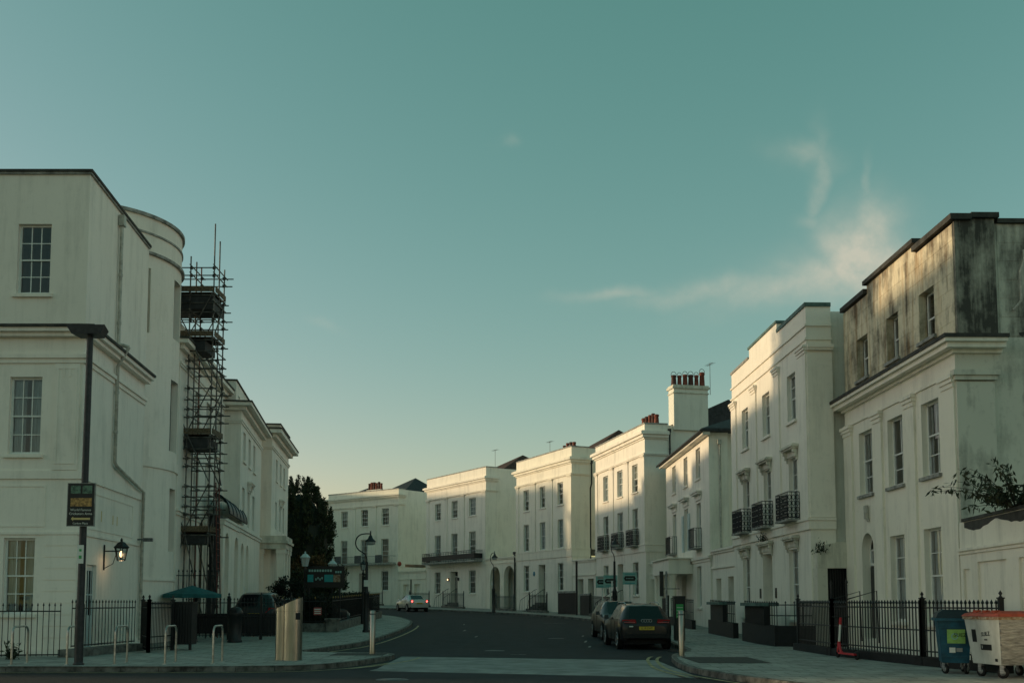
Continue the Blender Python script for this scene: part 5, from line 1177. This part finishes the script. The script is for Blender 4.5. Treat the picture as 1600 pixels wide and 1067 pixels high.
# ------------------------------------------------------------------ street furniture
L1 = thing('street_lamp', 'tall dark lamp post with flat wide lamp head carrying a pub sign', 'street lamp', (-10.73, 25.55, 0))
b = MB(); b.tube([(0, 0, 0), (0, 0, 1.5)], .105, 14); b.tube([(0, 0, 1.5), (.02, 0, 8.25)], [.09, .075], 14); b.lathe([(.12, 0), (.14, .02), (.105, .06)], 14); b.build('post', 'lamp_post', L1)
b = MB(); b.add([(-.50, -.26, 8.50), (.48, -.26, 8.50), (.40, .22, 8.44), (-.40, .22, 8.44), (-.36, -.24, 8.28), (.36, -.24, 8.28), (.30, .2, 8.26), (-.30, .2, 8.26)], [(0, 1, 2, 3), (7, 6, 5, 4), (0, 4, 5, 1), (1, 5, 6, 2), (2, 6, 7, 3), (3, 7, 4, 0)]); b.build('lamp_head', 'lamp_post', L1)
b = MB(); b.box(-.08, .08, -.112, -.105, 2.5, 2.96); b.build('sticker', 'letter_white', L1)
b = MB(); b.box(-.03, .03, -.115, -.1125, 2.8, 2.86); b.box(-.035, .035, -.115, -.1125, 2.62, 2.70); b.build('sticker_print', 'sign_green', L1)
SG = thing('hanging_sign', 'black pub sign with gold arrow fixed on the tall lamp post', 'sign', (-10.74, 25.43, 3.44))
b = MB(); b.box(-.33, .33, -.03, .02, 0, 1.05); b.build('board', 'sign_black', SG)
b = MB(); b.box(-.345, -.33, -.035, .02, -.015, 1.065); b.box(.33, .345, -.035, .02, -.015, 1.065); b.box(-.33, .33, -.035, .02, 1.05, 1.065); b.box(-.33, .33, -.035, .02, -.015, 0); b.build('frame', 'coping_grey', SG)
text('World Famous', .085, 'letter_white', SG, (0, -.033, .39)); text('Cricketers Arms', .085, 'letter_white', SG, (0, -.033, .295)); text('Carlton Place', .07, 'letter_white', SG, (0, -.033, .055))
b = MB(); b.add([(-.24, -.033, .17), (-.18, -.033, .225), (-.18, -.033, .195), (.24, -.033, .195), (.24, -.033, .145), (-.18, -.033, .145), (-.18, -.033, .115)], [(0, 1, 2, 3, 4, 5, 6)]); b.build('arrow', 'letter_gold', SG)
mat('pic_food', (.42, .24, .08), .6, .9, 16, col2=(.06, .03, .015)); mat('pic_green', (.10, .17, .12), .6, .9, 14, col2=(.015, .03, .025))
b = MB(); b.box(-.26, .27, -.033, -.031, .48, .69); b.build('food_picture', 'pic_food', SG)
for x in (-.26, .03): b = MB(); b.box(x, x+.24, -.033, -.031, .80, 1.0); b.build('garden_picture', 'pic_green', SG)
def cycle_stand(x, y, where):
    o = thing('cycle_stand', 'bare steel hoop cycle stand '+where, 'cycle stand', (x, y, 0), 0, 'hoop cycle stands by the kerb')
    def mk(b):
        pts = [(0, 0, 0), (0, 0, .78)]+[(0, .16-.16*cos(a), .78+.16*sin(a)) for a in [pi/12*k for k in range(1, 7)]]
        L = .82; pts += [(0, L-.16+.16*sin(a), .78+.16*cos(a)) for a in [pi/12*k for k in range(0, 7)]]+[(0, L, 0)]
        b.tube(pts, .026, 10)
    inst(cached('hoop', 'hoop', 'steel_tube', mk), 'hoop', o)
    for yy in (0, .82): inst(cached('flange', 'base_flange', 'steel_tube', lambda b: b.lathe([(.07, 0), (.07, .012), (.03, .018)], 12)), 'base_flange', o, (0, yy, 0))
for x, y, w_ in ((-12.32, 25.4, 'in front of the scruffy weed'), (-11.0, 25.5, 'right beside the tall lamp post'), (-9.86, 25.6, 'in front of the stepped spear railing'), (-8.66, 25.75, 'in front of the dark refuse cupboard'), (-7.52, 25.95, 'next to the slanted steel bin')): cycle_stand(x, y, w_)
# slanted steel bin
SB = thing('steel_bin', 'big brushed steel litter bin with slanted top on the corner pavement', 'bin', (-5.98, 27.6, 0))
def slant_bin():
    n = 40; body = MB(); pts = []
    c1, r1, c2, r2 = (-.20, .06), .17, (.10, 0), .255
    for k in range(n):
        a = 2*pi*k/n; d = (cos(a), sin(a)); best = 0
        for (c, r) in ((c1, r1), (c2, r2)):
            bq = c[0]*d[0]+c[1]*d[1]; cc = c[0]**2+c[1]**2-r*r; D = bq*bq-cc
            if D > 0: best = max(best, bq+sqrt(D))
        pts.append((d[0]*best, d[1]*best))
    zt = lambda x: 1.36+(x+.36)*.44
    for (za, zb, s) in ((0.0, .07, 1.02), (.07, 1.30, 1.0)):
        V = [(x*s, y*s, za) for x, y in pts]+[(x*s, y*s, zb) for x, y in pts]; body.add(V, [(k, (k+1) % n, n+(k+1) % n, n+k) for k in range(n)], True)
    o = body.build('drum', 'steel', SB)
    hood_ = MB(); V = [(x*1.012, y*1.012, 1.305 if x > -.06 else 1.305) for x, y in pts]+[(x*1.012, y*1.012, zt(x)) for x, y in pts]; hood_.add(V, [(k, (k+1) % n, n+(k+1) % n, n+k) for k in range(n)], True); hood_.add([(x*1.012, y*1.012, zt(x)) for x, y in pts], [tuple(range(n))]); hood_.build('slanted_hood', 'steel', SB)
    s = MB(); s.lathe([(.262, 1.08), (.262, 1.26)], 8, (.10, 0, 0), a0=radians(-62), a1=radians(-30)); s.build('slot', 'rubber', SB)
slant_bin()
def bollard(x, y, label):
    o = thing('bollard', label, 'bollard', (x, y, 0)); b = MB(); b.lathe([(.085, 0), (.085, 1.28), (.075, 1.295), (0, 1.30)], 24); b.build('post', 'steel', o)
    b = MB(); b.lathe([(.13, 0), (.13, .012), (.086, .02)], 24); b.build('base_plate', 'stone', o); b = MB(); b.lathe([(.0855, 1.17), (.0862, 1.18), (.0862, 1.2), (.0855, 1.21)], 24); b.build('groove_ring', 'iron_light', o)
bollard(-4.14, 30.55, 'brushed steel bollard on the corner next to the slanted steel bin'); bollard(4.85, 29.5, 'brushed steel bollard on the corner beside the black estate car')
def crook_lamp(x, y, label, rz=0, H=4.55):
    o = thing('street_lamp', label, 'street lamp', (x, y, gz(y)), rz, 'crook-necked black street lamps')
    b = MB(); b.lathe([(.17, 0), (.17, .08), (.13, .12), (.13, 1.75), (.15, 1.8), (.10, 1.88), (.075, 2.0), (.06, H-1.1)], 12); b.build('column', 'iron', o)
    pts = [(0, 0, H-1.1), (0, 0, H-.95), (-.12, 0, H-.72), (-.38, 0, H-.55), (-.52, 0, H-.32), (-.5, 0, H-.05), (-.34, 0, H+.14), (-.1, 0, H+.2), (.16, 0, H+.2)]
    b = MB(); b.tube(smooth3(pts, 5), .028, 8); b.build('crook_arm', 'iron', o)
    b = MB(); b.lathe([(0, H+.34), (.03, H+.32), (.03, H+.16), (.07, H+.1), (.12, H-.02), (.25, H-.14), (.26, H-.18)], 16, (.16, 0, 0)); s = b.build('lamp_shade', 'iron', o)
    b = MB(); b.lathe([(.23, H-.18), (.22, H-.28), (.12, H-.32), (0, H-.33)], 16, (.16, 0, 0)); b.build('lamp_bowl', 'lantern_glass', o)
    b = MB(); b.box(-.10, .10, -.16, -.14, 2.1, 2.4); b.build('notice_plate', 'letter_white', o); return o
def smooth3(pts, n):
    out = []; P = [pts[0]]+list(pts)+[pts[-1]]
    for i in range(1, len(P)-2):
        for k in range(n):
            t = k/n; out.append(tuple(.5*((2*P[i][j])+(-P[i-1][j]+P[i+1][j])*t+(2*P[i-1][j]-5*P[i][j]+4*P[i+1][j]-P[i+2][j])*t*t+(-P[i-1][j]+3*P[i][j]-3*P[i+1][j]+P[i+2][j])*t**3) for j in range(3)))
    return out+[tuple(pts[-1])]
crook_lamp(-6.75, 47.6, 'crook-necked black street lamp on the pavement by the pub hedge', 0, 4.35)
crook_lamp(5.75, 57.5, 'crook-necked black street lamp by the estate agents\' boards', radians(-75), 4.6)
crook_lamp(-1.45, 81, 'crook-necked black street lamp before the link wall\'s round arches', radians(-60), 4.5)
def post_lantern(x, y, H, label, body='paint_white', s=1.5):
    o = thing('lantern_post', label, 'lantern', (x, y, gz(y))); b = MB(); b.lathe([(.11, 0), (.11, .5), (.06, .6), (.045, H-.55*s), (.08, H-.5*s), (.05, H-.4*s), (.04, H-.31*s)], 12); b.build('post', 'iron', o); lantern(o, (0, 0, H), s, body); return o
post_lantern(-10.0, 49.5, 3.45, 'pale framed lantern on a black post before the conifer', 'paint_blue', 1.2)
post_lantern(-9.2, 52.5, 3.2, 'pale framed lantern on a black post above the teal pub sign', 'paint_blue', 1.15)
post_lantern(-8.35, 57.5, 3.3, 'small black lantern on a slim post over the pub hedge', 'iron', 1.0)
PS = thing('pub_sign', 'dark pub board with teal panels above the pub hedge', 'sign', (-9.2, 50.2, gz(50.2)))
for x in (-.75, .75): b = MB(); b.box(x-.05, x+.05, .03, .1, 0, 2.1); b.build('post', 'iron', PS)
b = MB(); b.box(-.85, 1.0, -.03, .03, 2.05, 3.1); b.build('board', 'sign_black', PS)
for x0, x1, m_ in ((-.8, -.52, 'sign_teal'), (.02, .45, 'sign_teal'), (.47, .8, 'rust')): b = MB(); b.box(x0, x1, -.05, -.03, 2.32, 2.68); b.build('panel', m_, PS)
for k in range(9): x = -.75+k*.13; b = MB(); b.box(x, x+.09, -.04, -.03, 2.82, 2.93); b.build('faint_lettering', 'sign_pale', PS)
for k in range(4): x = -.42+k*.1; b = MB(); b.box(x, x+.06, -.04, -.03, 2.4+.06*(k % 2), 2.5+.06*(k % 2)); b.build('faint_lettering', 'sign_pale', PS)
for k in range(3): x = .55+k*.11; b = MB(); b.box(x, x+.08, -.04, -.03, 2.76, 2.86); b.build('faint_lettering', 'sign_pale', PS)
nb = thing('notice_board', 'small red and white notice on the pub railing', 'sign', (-9.0, 47.6, .95)); b = MB(); b.box(-.18, .18, -.02, .0, .0, .34); b.build('board', 'sign_red', nb)
for k in range(3): b = MB(); b.box(-.15, .15, -.024, -.02, .06+k*.09, .1+k*.09); b.build('faint_lettering', 'letter_white', nb)
nb['label'] = 'small red notice with pale lines on the pub railing'
PM = thing('parking_machine', 'dark pillar parking machine with green tariff panel behind the steel bollard', 'parking machine', (6.6, 40.6, gz(40.6)))
b = MB(); b.box(-.2, .2, -.16, .16, 0, 1.62); b.box(-.23, .23, -.19, .19, 1.62, 1.74); b.build('body', 'iron', PM); b = MB(); b.box(-.14, .14, -.175, -.161, .88, 1.42); b.build('tariff_panel', 'sign_green', PM)
for k in range(4): b = MB(); b.box(-.12, .12, -.179, -.1755, .92+k*.12, .94+k*.12); b.build('faint_lettering', 'letter_white', PM)
SP = thing('sign_post', 'slim pale post with black sign box before the columned porch', 'sign post', (6.5, 43.2, gz(43.2)))
b = MB(); b.tube([(0, 0, 0), (0, 0, 2.75)], .045, 8); b.build('post', 'galv', SP); b = MB(); b.box(-.28, -.13, -.06, .06, 1.7, 2.75); b.build('sign_box', 'iron', SP); b = MB(); b.box(-.13, .55, -.02, .02, 2.0, 2.03); b.build('arm', 'iron', SP)
for x, y, z, lab in ((5.95, 62.0, 2.05, 'pale teal estate agent board behind the crook lamp'), (6.95, 60.5, 2.2, 'pale teal estate agent board standing alone right of the crook lamp'), (5.65, 64.0, 2.0, 'half hidden estate agent board with red strip')):
    eb = thing('agent_board', lab, 'sign', (x, y, gz(y))); b = MB(); b.box(-.035, .035, .02, .09, 0, z+.7); b.build('post', 'paint_white', eb); b = MB(); b.box(-.42, .42, -.02, .02, z, z+.72); b.build('board', 'sign_pale', eb)
    b = MB(); b.add([(-.36, -.024, z+.36), (-.28, -.024, z+.5), (.28, -.024, z+.5), (.36, -.024, z+.36), (.28, -.024, z+.22), (-.28, -.024, z+.22)], [(0, 1, 2, 3, 4, 5)]); b.build('emblem', 'sign_black', eb)
    for k in range(5): b = MB(); b.box(-.22+k*.09, -.16+k*.09, -.028, -.024, z+.34, z+.39); b.build('faint_lettering', 'sign_pale', eb)
    for zz in (.08, .62): b = MB(); b.box(-.3, .3, -.024, -.02, z+zz-.025, z+zz+.02); b.build('faint_lettering', 'sign_red' if (zz > .5 and 'red' in lab) else 'sign_teal', eb)

# ------------------------------------------------------------------ wheeled refuse bins
def castor(parent, x, y, rz, s=1):
    b = MB(); b.lathe([(.03, -.022), (.10*s, -.025), (.10*s, .025), (.03, .022)], 16, (0, 0, .10*s), 'x'); w = b.build('castor', 'rubber', parent, (x, y, 0), rz)
    f = MB(); f.lathe([(0, -.03), (.055, -.03), (.055, .03), (0, .03)], 12, (0, 0, .10*s), 'x'); f.box(-.045, -.032, -.03, .05, .1*s, .26*s); f.box(.032, .045, -.03, .05, .1*s, .26*s); f.box(-.045, .045, -.03, .06, .25*s, .27*s); f.build('fork', 'galv', w)
BB = thing('wheelie_bin', 'blue wheeled refuse bin with black lid and green label', 'bin', (9.74, 22.75, 0), radians(-19))
def taper(b, w0, d0, w1, d1, z0, z1, cx=0, cy=0):
    b.add([(-w0+cx, -d0+cy, z0), (w0+cx, -d0+cy, z0), (w0+cx, d0+cy, z0), (-w0+cx, d0+cy, z0), (-w1+cx, -d1+cy, z1), (w1+cx, -d1+cy, z1), (w1+cx, d1+cy, z1), (-w1+cx, d1+cy, z1)], [(0, 3, 2, 1), (4, 5, 6, 7), (0, 1, 5, 4), (1, 2, 6, 5), (2, 3, 7, 6), (3, 0, 4, 7)])
b = MB(); taper(b, .27, .48, .34, .58, .24, 1.16); b.build('body', 'bin_blue', BB)
b = MB(); b.box(-.40, .37, -.62, .62, 1.14, 1.20); b.build('rim', 'bin_blue', BB)
b = MB(); taper(b, .37, .61, .33, .55, 1.205, 1.31); taper(b, .33, .55, .22, .5, 1.31, 1.38); b.build('lid', 'bin_lid', BB)
for z in (.36, .62, .98): b = MB(); k_ = (z-.24)/.92; b.box(-.27-.07*k_, .27+.07*k_, -.50-.1*k_, -.46-.1*k_, z, z+.03); b.build('rib', 'bin_blue', BB)
b = MB(); b.add([(-.16, -.562, .66), (.2, -.562, .66), (.2, -.592, .96), (-.16, -.592, .96)], [(0, 1, 2, 3)]); lab = b.build('label', 'sign_lime', BB)
text('SUEZ', .11, 'sign_black', BB, (.10, -.588, .84), (pi/2+.1, 0, 0)); b = MB(); b.lathe([(.05, 0), (.07, .0)], 12, (-.01, -.585, .81), 'y'); b.build('recycling_mark', 'sign_pale', BB)
b = MB(); b.box(-.12, .0, -.545, -.54, .46, .57); b.build('sticker', 'letter_white', BB); b = MB(); b.box(.02, .14, -.548, -.54, .48, .56); b.build('sticker', 'coping_grey', BB)
for x, y, r_ in ((-.2, -.4, .5), (.22, -.4, -.4), (-.2, .4, 0), (.22, .4, .3)): castor(BB, x, y, r_)
WB = thing('wheelie_bin', 'big pale galvanised refuse bin with red lid and rusty rim', 'bin', (10.36, 21.42, 0), radians(11.5))
b = MB(); taper(b, .56, .44, .66, .55, .27, 1.22); b.build('body', 'galv', WB)
b = MB(); b.add([(-.562, -.446, .275), (-.562, .446, .275), (-.663, .556, 1.215), (-.663, -.556, 1.215)], [(0, 1, 2, 3)])
b.v = [(x-.004, y, z) for x, y, z in b.v]; b.build('end_panel', 'bin_white', WB)
for k in range(6):
    z = .38+k*.14; q = (z-.27)/.95; b = MB(); b.box(-.55-.1*q, .55+.1*q, -.47-.11*q, -.43-.11*q, z, z+.05); b.build('rib', 'galv', WB)
b = MB(); b.box(-.69, .69, -.58, .58, 1.19, 1.25); b.build('rim', 'rust', WB); 
b = MB(); taper(b, .71, .60, .66, .54, 1.252, 1.31); taper(b, .66, .54, .5, .4, 1.31, 1.36)
for y in (-.3, 0, .3): b.box(-.60, -.48, y-.05, y+.05, 1.33, 1.38)
b.build('lid', 'bin_lid_red', WB)
def on_end(y, z): return -.566-.101*((z-.27)/.95)-.006
for (y0, y1, z0, z1, m_) in ((-.22, .12, .56, .68, 'sign_black'), (.22, .36, .72, .98, 'sign_black'), (-.36, -.28, .34, .40, 'sign_black'), (-.12, -.02, .76, .79, 'coping_dark')):
    b = MB(); b.add([(on_end(0, z0), y0, z0), (on_end(0, z0), y1, z0), (on_end(0, z1), y1, z1), (on_end(0, z1), y0, z1)], [(3, 2, 1, 0)]); b.build('sticker', m_, WB)
text('SUEZ', .12, 'sign_black', WB, (on_end(0, .89)-.003, -.08, .89), (pi/2, -.1, -pi/2))
text('1', .09, 'letter_white', WB, (on_end(0, .62)-.003, .07, .62), (pi/2, -.1, -pi/2))
for x, y, r_ in ((-.45, -.34, .6), (-.45, .34, .2), (.45, -.34, -.5), (.45, .34, 0)): castor(WB, x, y, r_, 1.1)
# red hire scooter
ES = thing('electric_scooter', 'red electric scooter with pale stem leaning at the black railing', 'scooter', (9.14, 28.6, 0), radians(-84))
b = MB(); b.box(-.05, .95, -.08, .08, .12, .17); b.build('deck', 'red_paint', ES); b = MB(); b.box(.2, .85, -.06, .06, .171, .18); b.build('grip_mat', 'grip_black', ES)
b = MB(); b.tube([(-.22, 0, .16), (-.16, 0, .35), (-.14, 0, .46)], [.045, .05, .045], 8); b.tube([(-.14, 0, .4), (-.04, 0, .18), (.05, 0, .15)], .04, 8); b.build('front_fork', 'red_paint', ES)
b = MB(); b.tube([(-.14, 0, .46), (-.10, 0, .62), (-.04, 0, .93)], .033, 8); b.build('stem', 'letter_white', ES); b = MB(); b.tube([(-.04, 0, .93), (0, 0, 1.12)], .04, 8); b.build('stem_cap', 'red_paint', ES)
b = MB(); b.tube([(0, -.25, 1.14), (-.03, 0, 1.12), (0, .25, 1.14)], .018, 8); b.build('handlebar', 'grip_black', ES)
for x in (-.25, .98): b = MB(); b.lathe([(.05, -.03), (.12, -.03), (.13, 0), (.12, .03), (.05, .03)], 18, (x, 0, .13), 'y'); b.build('wheel', 'rubber', ES)
b = MB(); b.lathe([(.15, -.04), (.15, .04)], 8, (.98, 0, .13), 'y', a0=-.9, a1=1.0); b.build('mudguard', 'grip_black', ES)

# ------------------------------------------------------------------ cars
def car(name, label, loc, rz, prof, paint, W=.92, plate=None, plate_mat='plate_yellow', lit=False, light='wide', roofrail=False, wr=.33, silver_trim=False, group=None, zs=1.0):
    """prof: stations from tail to nose (y, z_low, z_belt, z_roof, half width, roof half width, kind) - kind names the glass between this station and the next"""
    o = thing(name, label, 'car', loc, rz, group)
    prof = [(y, a*zs, b_*zs, c_*zs, w, r, k) for y, a, b_, c_, w, r, k in prof]
    ks = []
    def lerp(p, q, t): return tuple(p[i]+(q[i]-p[i])*t for i in range(6))
    for p, q in zip(prof, prof[1:]):
        n = max(1, int(abs(q[0]-p[0])/.12))
        for k in range(n): ks.append((*lerp(p, q, k/n), p[6]))
    ks.append((*prof[-1][:6], None))
    def sec(y, zl, zb, zr, w, r):
        g = zr-zb
        return [(w*.86, zl), (w*.97, zl+.08*zs), (w, zl+(zb-zl)*.45), (w*.995, zl+(zb-zl)*.72), (w*.96, zb), (r+(w*.96-r)*.45, zb+g*.55), (r, zb+g*.90), (r*.86, zb+g*.985), (r*.45, zr), (0, zr+.012*min(1, g*4))]
    secs = [sec(*k[:6]) for k in ks]; m = len(secs[0])
    parts = {}
    def P(i, j, s): x, z = secs[i][j]; return (s*x, ks[i][0], z)
    for i in range(len(ks)-1):
        kind = ks[i][6]
        for s in (-1, 1):
            for j in range(m-1):
                nm = 'body'
                if kind in ('side', 'sidec') and 4 <= j <= 5: nm = 'side_window'
                if kind == 'rear' and j >= 7: nm = 'rear_window'
                if kind == 'screen' and j >= 7: nm = 'windscreen'
                if j == 0: nm = 'sill'
                q = parts.setdefault(nm if nm != 'side_window' else nm+str(s), MB())
                V = [P(i, j, s), P(i+1, j, s), P(i+1, j+1, s), P(i, j+1, s)]
                q.add(V, [(0, 1, 2, 3) if s > 0 else (3, 2, 1, 0)], True)
    n = len(ks)-1
    for i in (0, n): parts['body'].add([P(i, j, 1) for j in range(m)]+[P(i, j, -1) for j in range(m-2, -1, -1)], [tuple(range(2*m-1))])
    for nm, q in parts.items():
        me = bpy.data.meshes.new(nm); 
        bm = bmesh.new(); vs_ = [bm.verts.new(v) for v in q.v]
        for f, sm in zip(q.f, q.sm):
            try: fc = bm.faces.new([vs_[k] for k in f]); fc.smooth = sm
            except ValueError: pass
        bmesh.ops.remove_doubles(bm, verts=bm.verts, dist=.0008); bm.to_mesh(me); bm.free()
        mt = {'body': paint, 'sill': 'rubber'}.get(nm, 'car_glass'); me.materials.append(M[mt]); inst(me, nm.rstrip('-1'), o)
    yt, yn = prof[0][0], prof[-1][0]; ya, yb = yt+.82, yn-.85
    for y in (ya, yb):
        for s in (-1, 1):
            def tyre(b): b.lathe([(.17, -.10), (wr*.92, -.11), (wr, -.07), (wr, .07), (wr*.92, .11), (.17, .10)], 24, (0, 0, 0), 'x')
            t = inst(cached(('tyre', wr), 'wheel', 'rubber', tyre), 'wheel', o, (s*(W-.10), y, wr))
            def rim(b):
                b.lathe([(wr*.66, .105), (wr*.66, .118), (wr*.58, .112), (wr*.58, .05)], 20, (0, 0, 0), 'x'); b.lathe([(0, .10), (.07, .10), (.07, .06)], 12, (0, 0, 0), 'x')
                for k in range(5): a = 2*pi*k/5; b.tube([(.085, cos(a)*.05, sin(a)*.05), (.095, cos(a)*wr*.6, sin(a)*wr*.6)], .026, 5)
            rr = inst(cached(('rim', wr), 'rim', 'alloy', rim), 'rim', t); rr.rotation_euler = (0, 0, 0 if s > 0 else pi)
            def archf(b): b.lathe([(wr*1.16, .0), (wr*1.16, .012), (wr*.9, .012)], 20, (0, 0, 0), 'x')
            ar = inst(cached(('arch', wr), 'wheel_arch', 'rubber', archf), 'wheel_arch', o, (s*(W-.0), y, wr)); ar.rotation_euler = (0, 0, 0 if s > 0 else pi)
    # the tail: lamps, plate, bumper strip; the nose: lamps and grille
    def at(zq):   # tail surface y at height z on the centre line
        pts = [(k[0], k[3]) for k in ks]
        for a, c in zip(pts, pts[1:]):
            if a[1] <= zq <= c[1]: return a[0]+(c[0]-a[0])*(zq-a[1])/max(1e-6, c[1]-a[1])
        return yt
    zl = prof[2][2]*.93; wt_ = prof[2][4]
    for s in (-1, 1):
        b = MB()
        if light == 'wide': V = [(s*wt_*.40, zl-.02), (s*wt_*.93, zl-.05), (s*wt_*.95, zl+.10), (s*wt_*.44, zl+.11)]
        else: V = [(s*wt_*.55, zl-.12), (s*wt_*.94, zl-.14), (s*wt_*.95, zl+.08), (s*wt_*.72, zl+.10)]
        y0 = prof[1][0]-.045
        pts = [(x, y0+(.10 if abs(x) > wt_*.8 else 0), z) for x, z in V]; pts2 = [(x, y+.16, z) for x, y, z in pts]
        b.add(pts+pts2, [(0, 1, 2, 3), (4, 7, 6, 5), (0, 4, 5, 1), (1, 5, 6, 2), (2, 6, 7, 3), (3, 7, 4, 0)]); tl = b.build('tail_light', 'light_red', o)
        if light == 'wide': b = MB(); b.box(s*wt_*.46, s*wt_*.88, y0-.012, y0+.1, zl-.012, zl+.02); b.build('light_strip', 'sign_red' if not lit else 'brake_lit', tl)
        if lit: b = MB(); b.lathe([(0, -.02), (.07, -.02), (.07, .03)], 10, (s*wt_*.76, y0+.02, zl-.02), 'y'); b.build('lit_lamp', 'brake_lit', tl)
        b = MB(); yN = prof[-2][0]; b.box(s*W*.45, s*W*.86, yN-.03, yN+.06, prof[-2][2]-.16, prof[-2][2]-.02); b.build('headlight', 'lamp_clear', o)
        b = MB(); mz = prof[0][2]; 
        scr = [k for k in prof if k[6] == 'screen']; ym = (scr[0][0]+.35) if scr else yn-1.5; zb_ = (scr[0][2] if scr else 1.0)
        b.box(s*(W*.97), s*(W*1.16), ym-.06, ym+.10, zb_, zb_+.15, .02, .02); b.build('door_mirror', paint, o)
        b = MB(); b.box(s*(W*1.0-.01), s*(W*1.0+.004), ya+.55, ya+.57, .3, zb_-.05); b.box(s*(W*1.0-.01), s*(W*1.0+.004), ya+1.45, ya+1.47, .3, zb_-.05); b.build('door_gap', 'rubber', o)
    if plate:
        zp_ = zl-.20; yp = prof[1][0]-.055; b = MB(); b.box(-.27, .27, yp, yp+.03, zp_-.06, zp_+.06); pl = b.build('number_plate', plate_mat, o); text(plate, .105, 'plate_ink', o, (0, yp-.003, zp_), name='plate_lettering', squash=.88)
    b = MB(); b.box(-W*.86, W*.86, yt-.02, yt+.25, prof[0][1]-.05, prof[0][1]+.10); b.build('rear_bumper', 'rubber' if paint != 'paint_silver' else paint, o)
    b = MB(); b.box(-W*.42, W*.42, yn-.05, yn+.015, .42*zs, .62*zs); b.build('grille', 'rubber', o); b = MB(); b.box(-.26, .26, yn+.015, yn+.03, .40*zs, .50*zs); b.build('front_plate', 'letter_white', o)
    if roofrail:
        for s in (-1, 1):
            b = MB(); top = max(k[3] for k in prof); b.tube([(s*.60, -1.5, top-.03), (s*.61, -1.2, top+.04), (s*.61, .1, top+.04), (s*.60, .4, top-.03)], .022, 6); b.build('roof_rail', 'alloy', o)
    b = MB(); b.box(-W*.8, W*.8, yt+.3, yn-.3, .2, .36); b.build('underbody', 'rubber', o)
    return o
SUV = [(-2.33, .46, .78, .84, .70, .56, None), (-2.29, .34, .96, 1.00, .83, .68, None), (-2.20, .28, 1.03, 1.09, .90, .70, 'rear'), (-1.80, .25, 1.08, 1.53, .925, .61, None), (-1.66, .25, 1.08, 1.57, .93, .62, 'side'), (-.92, .25, 1.07, 1.62, .93, .635, None), (-.84, .25, 1.07, 1.62, .93, .635, 'side'), (.08, .25, 1.05, 1.62, .93, .63, None), (.16, .25, 1.05, 1.61, .93, .63, 'sidec'), (.34, .25, 1.04, 1.59, .93, .62, 'screen'), (1.16, .25, 1.02, 1.07, .92, .68, None), (1.9, .27, .95, 1.0, .9, .66, None), (2.22, .3, .80, .86, .82, .6, None), (2.33, .42, .6, .63, .66, .5, None)]
SAL = [(-2.30, .40, .70, .74, .70, .58, None), (-2.26, .32, .90, .94, .82, .68, None), (-2.15, .27, .97, 1.02, .87, .70, None), (-1.72, .24, 1.0, 1.05, .89, .66, 'rear'), (-1.02, .24, 1.0, 1.40, .90, .57, None), (-.98, .24, 1.0, 1.41, .90, .575, 'side'), (-.16, .24, .99, 1.44, .9, .58, None), (-.08, .24, .99, 1.44, .9, .58, 'side'), (.52, .24, .97, 1.38, .9, .57, 'screen'), (1.25, .24, .94, .98, .89, .64, None), (1.95, .26, .86, .9, .87, .62, None), (2.2, .3, .74, .79, .80, .58, None), (2.3, .4, .58, .6, .66, .5, None)]
EST = [(y, a, b_*.97, (c_-.1 if c_ > 1.2 else c_*.97), w, r, k) for y, a, b_, c_, w, r, k in SUV]
A1 = car('estate_car', 'black estate car with roof rails and yellow plate parked by the steel bollard', (4.62, 38.55, gz(38)+ROAD), radians(3), SUV, 'paint_black', .93, 'LL18 ZWP', wr=.36, roofrail=True)
for k in range(4): b = MB(); b.lathe([(.042, 0), (.052, -.006), (.062, 0), (.052, .006), (.042, 0)], 14, (-.135+k*.09, -2.30, 1.02), 'y'); b.build('badge_ring', 'alloy', A1)
b = MB(); b.box(-.62, -.48, -2.335, -2.30, .80, .84); b.build('badge', 'letter_white', A1)
car('parked_car', 'dark car parked nose-on in front of the black estate car', (4.6, 44.6, gz(44)+ROAD), radians(183), SUV, 'paint_navy', .93, None, wr=.36)
car('saloon_car', 'pale silver saloon car with lit brake lights on the bend', (-8.8, 90.4, gz(90)+ROAD), radians(22), SAL, 'paint_silver', .9, 'LK09 DXR', lit=True, light='tall')
car('parked_car', 'black off-roader with pale roof edge parked on the forecourt behind the screen railing', (-11.15, 46.0, gz(46)), radians(4), SUV, 'paint_black', .93, 'EA14', wr=.38, zs=1.13, light='tall')
car('parked_car', 'dark green estate car parked behind the slanted steel bin', (-10.1, 51.6, gz(51)), radians(-25), EST, 'paint_green', .93, None, light='tall')
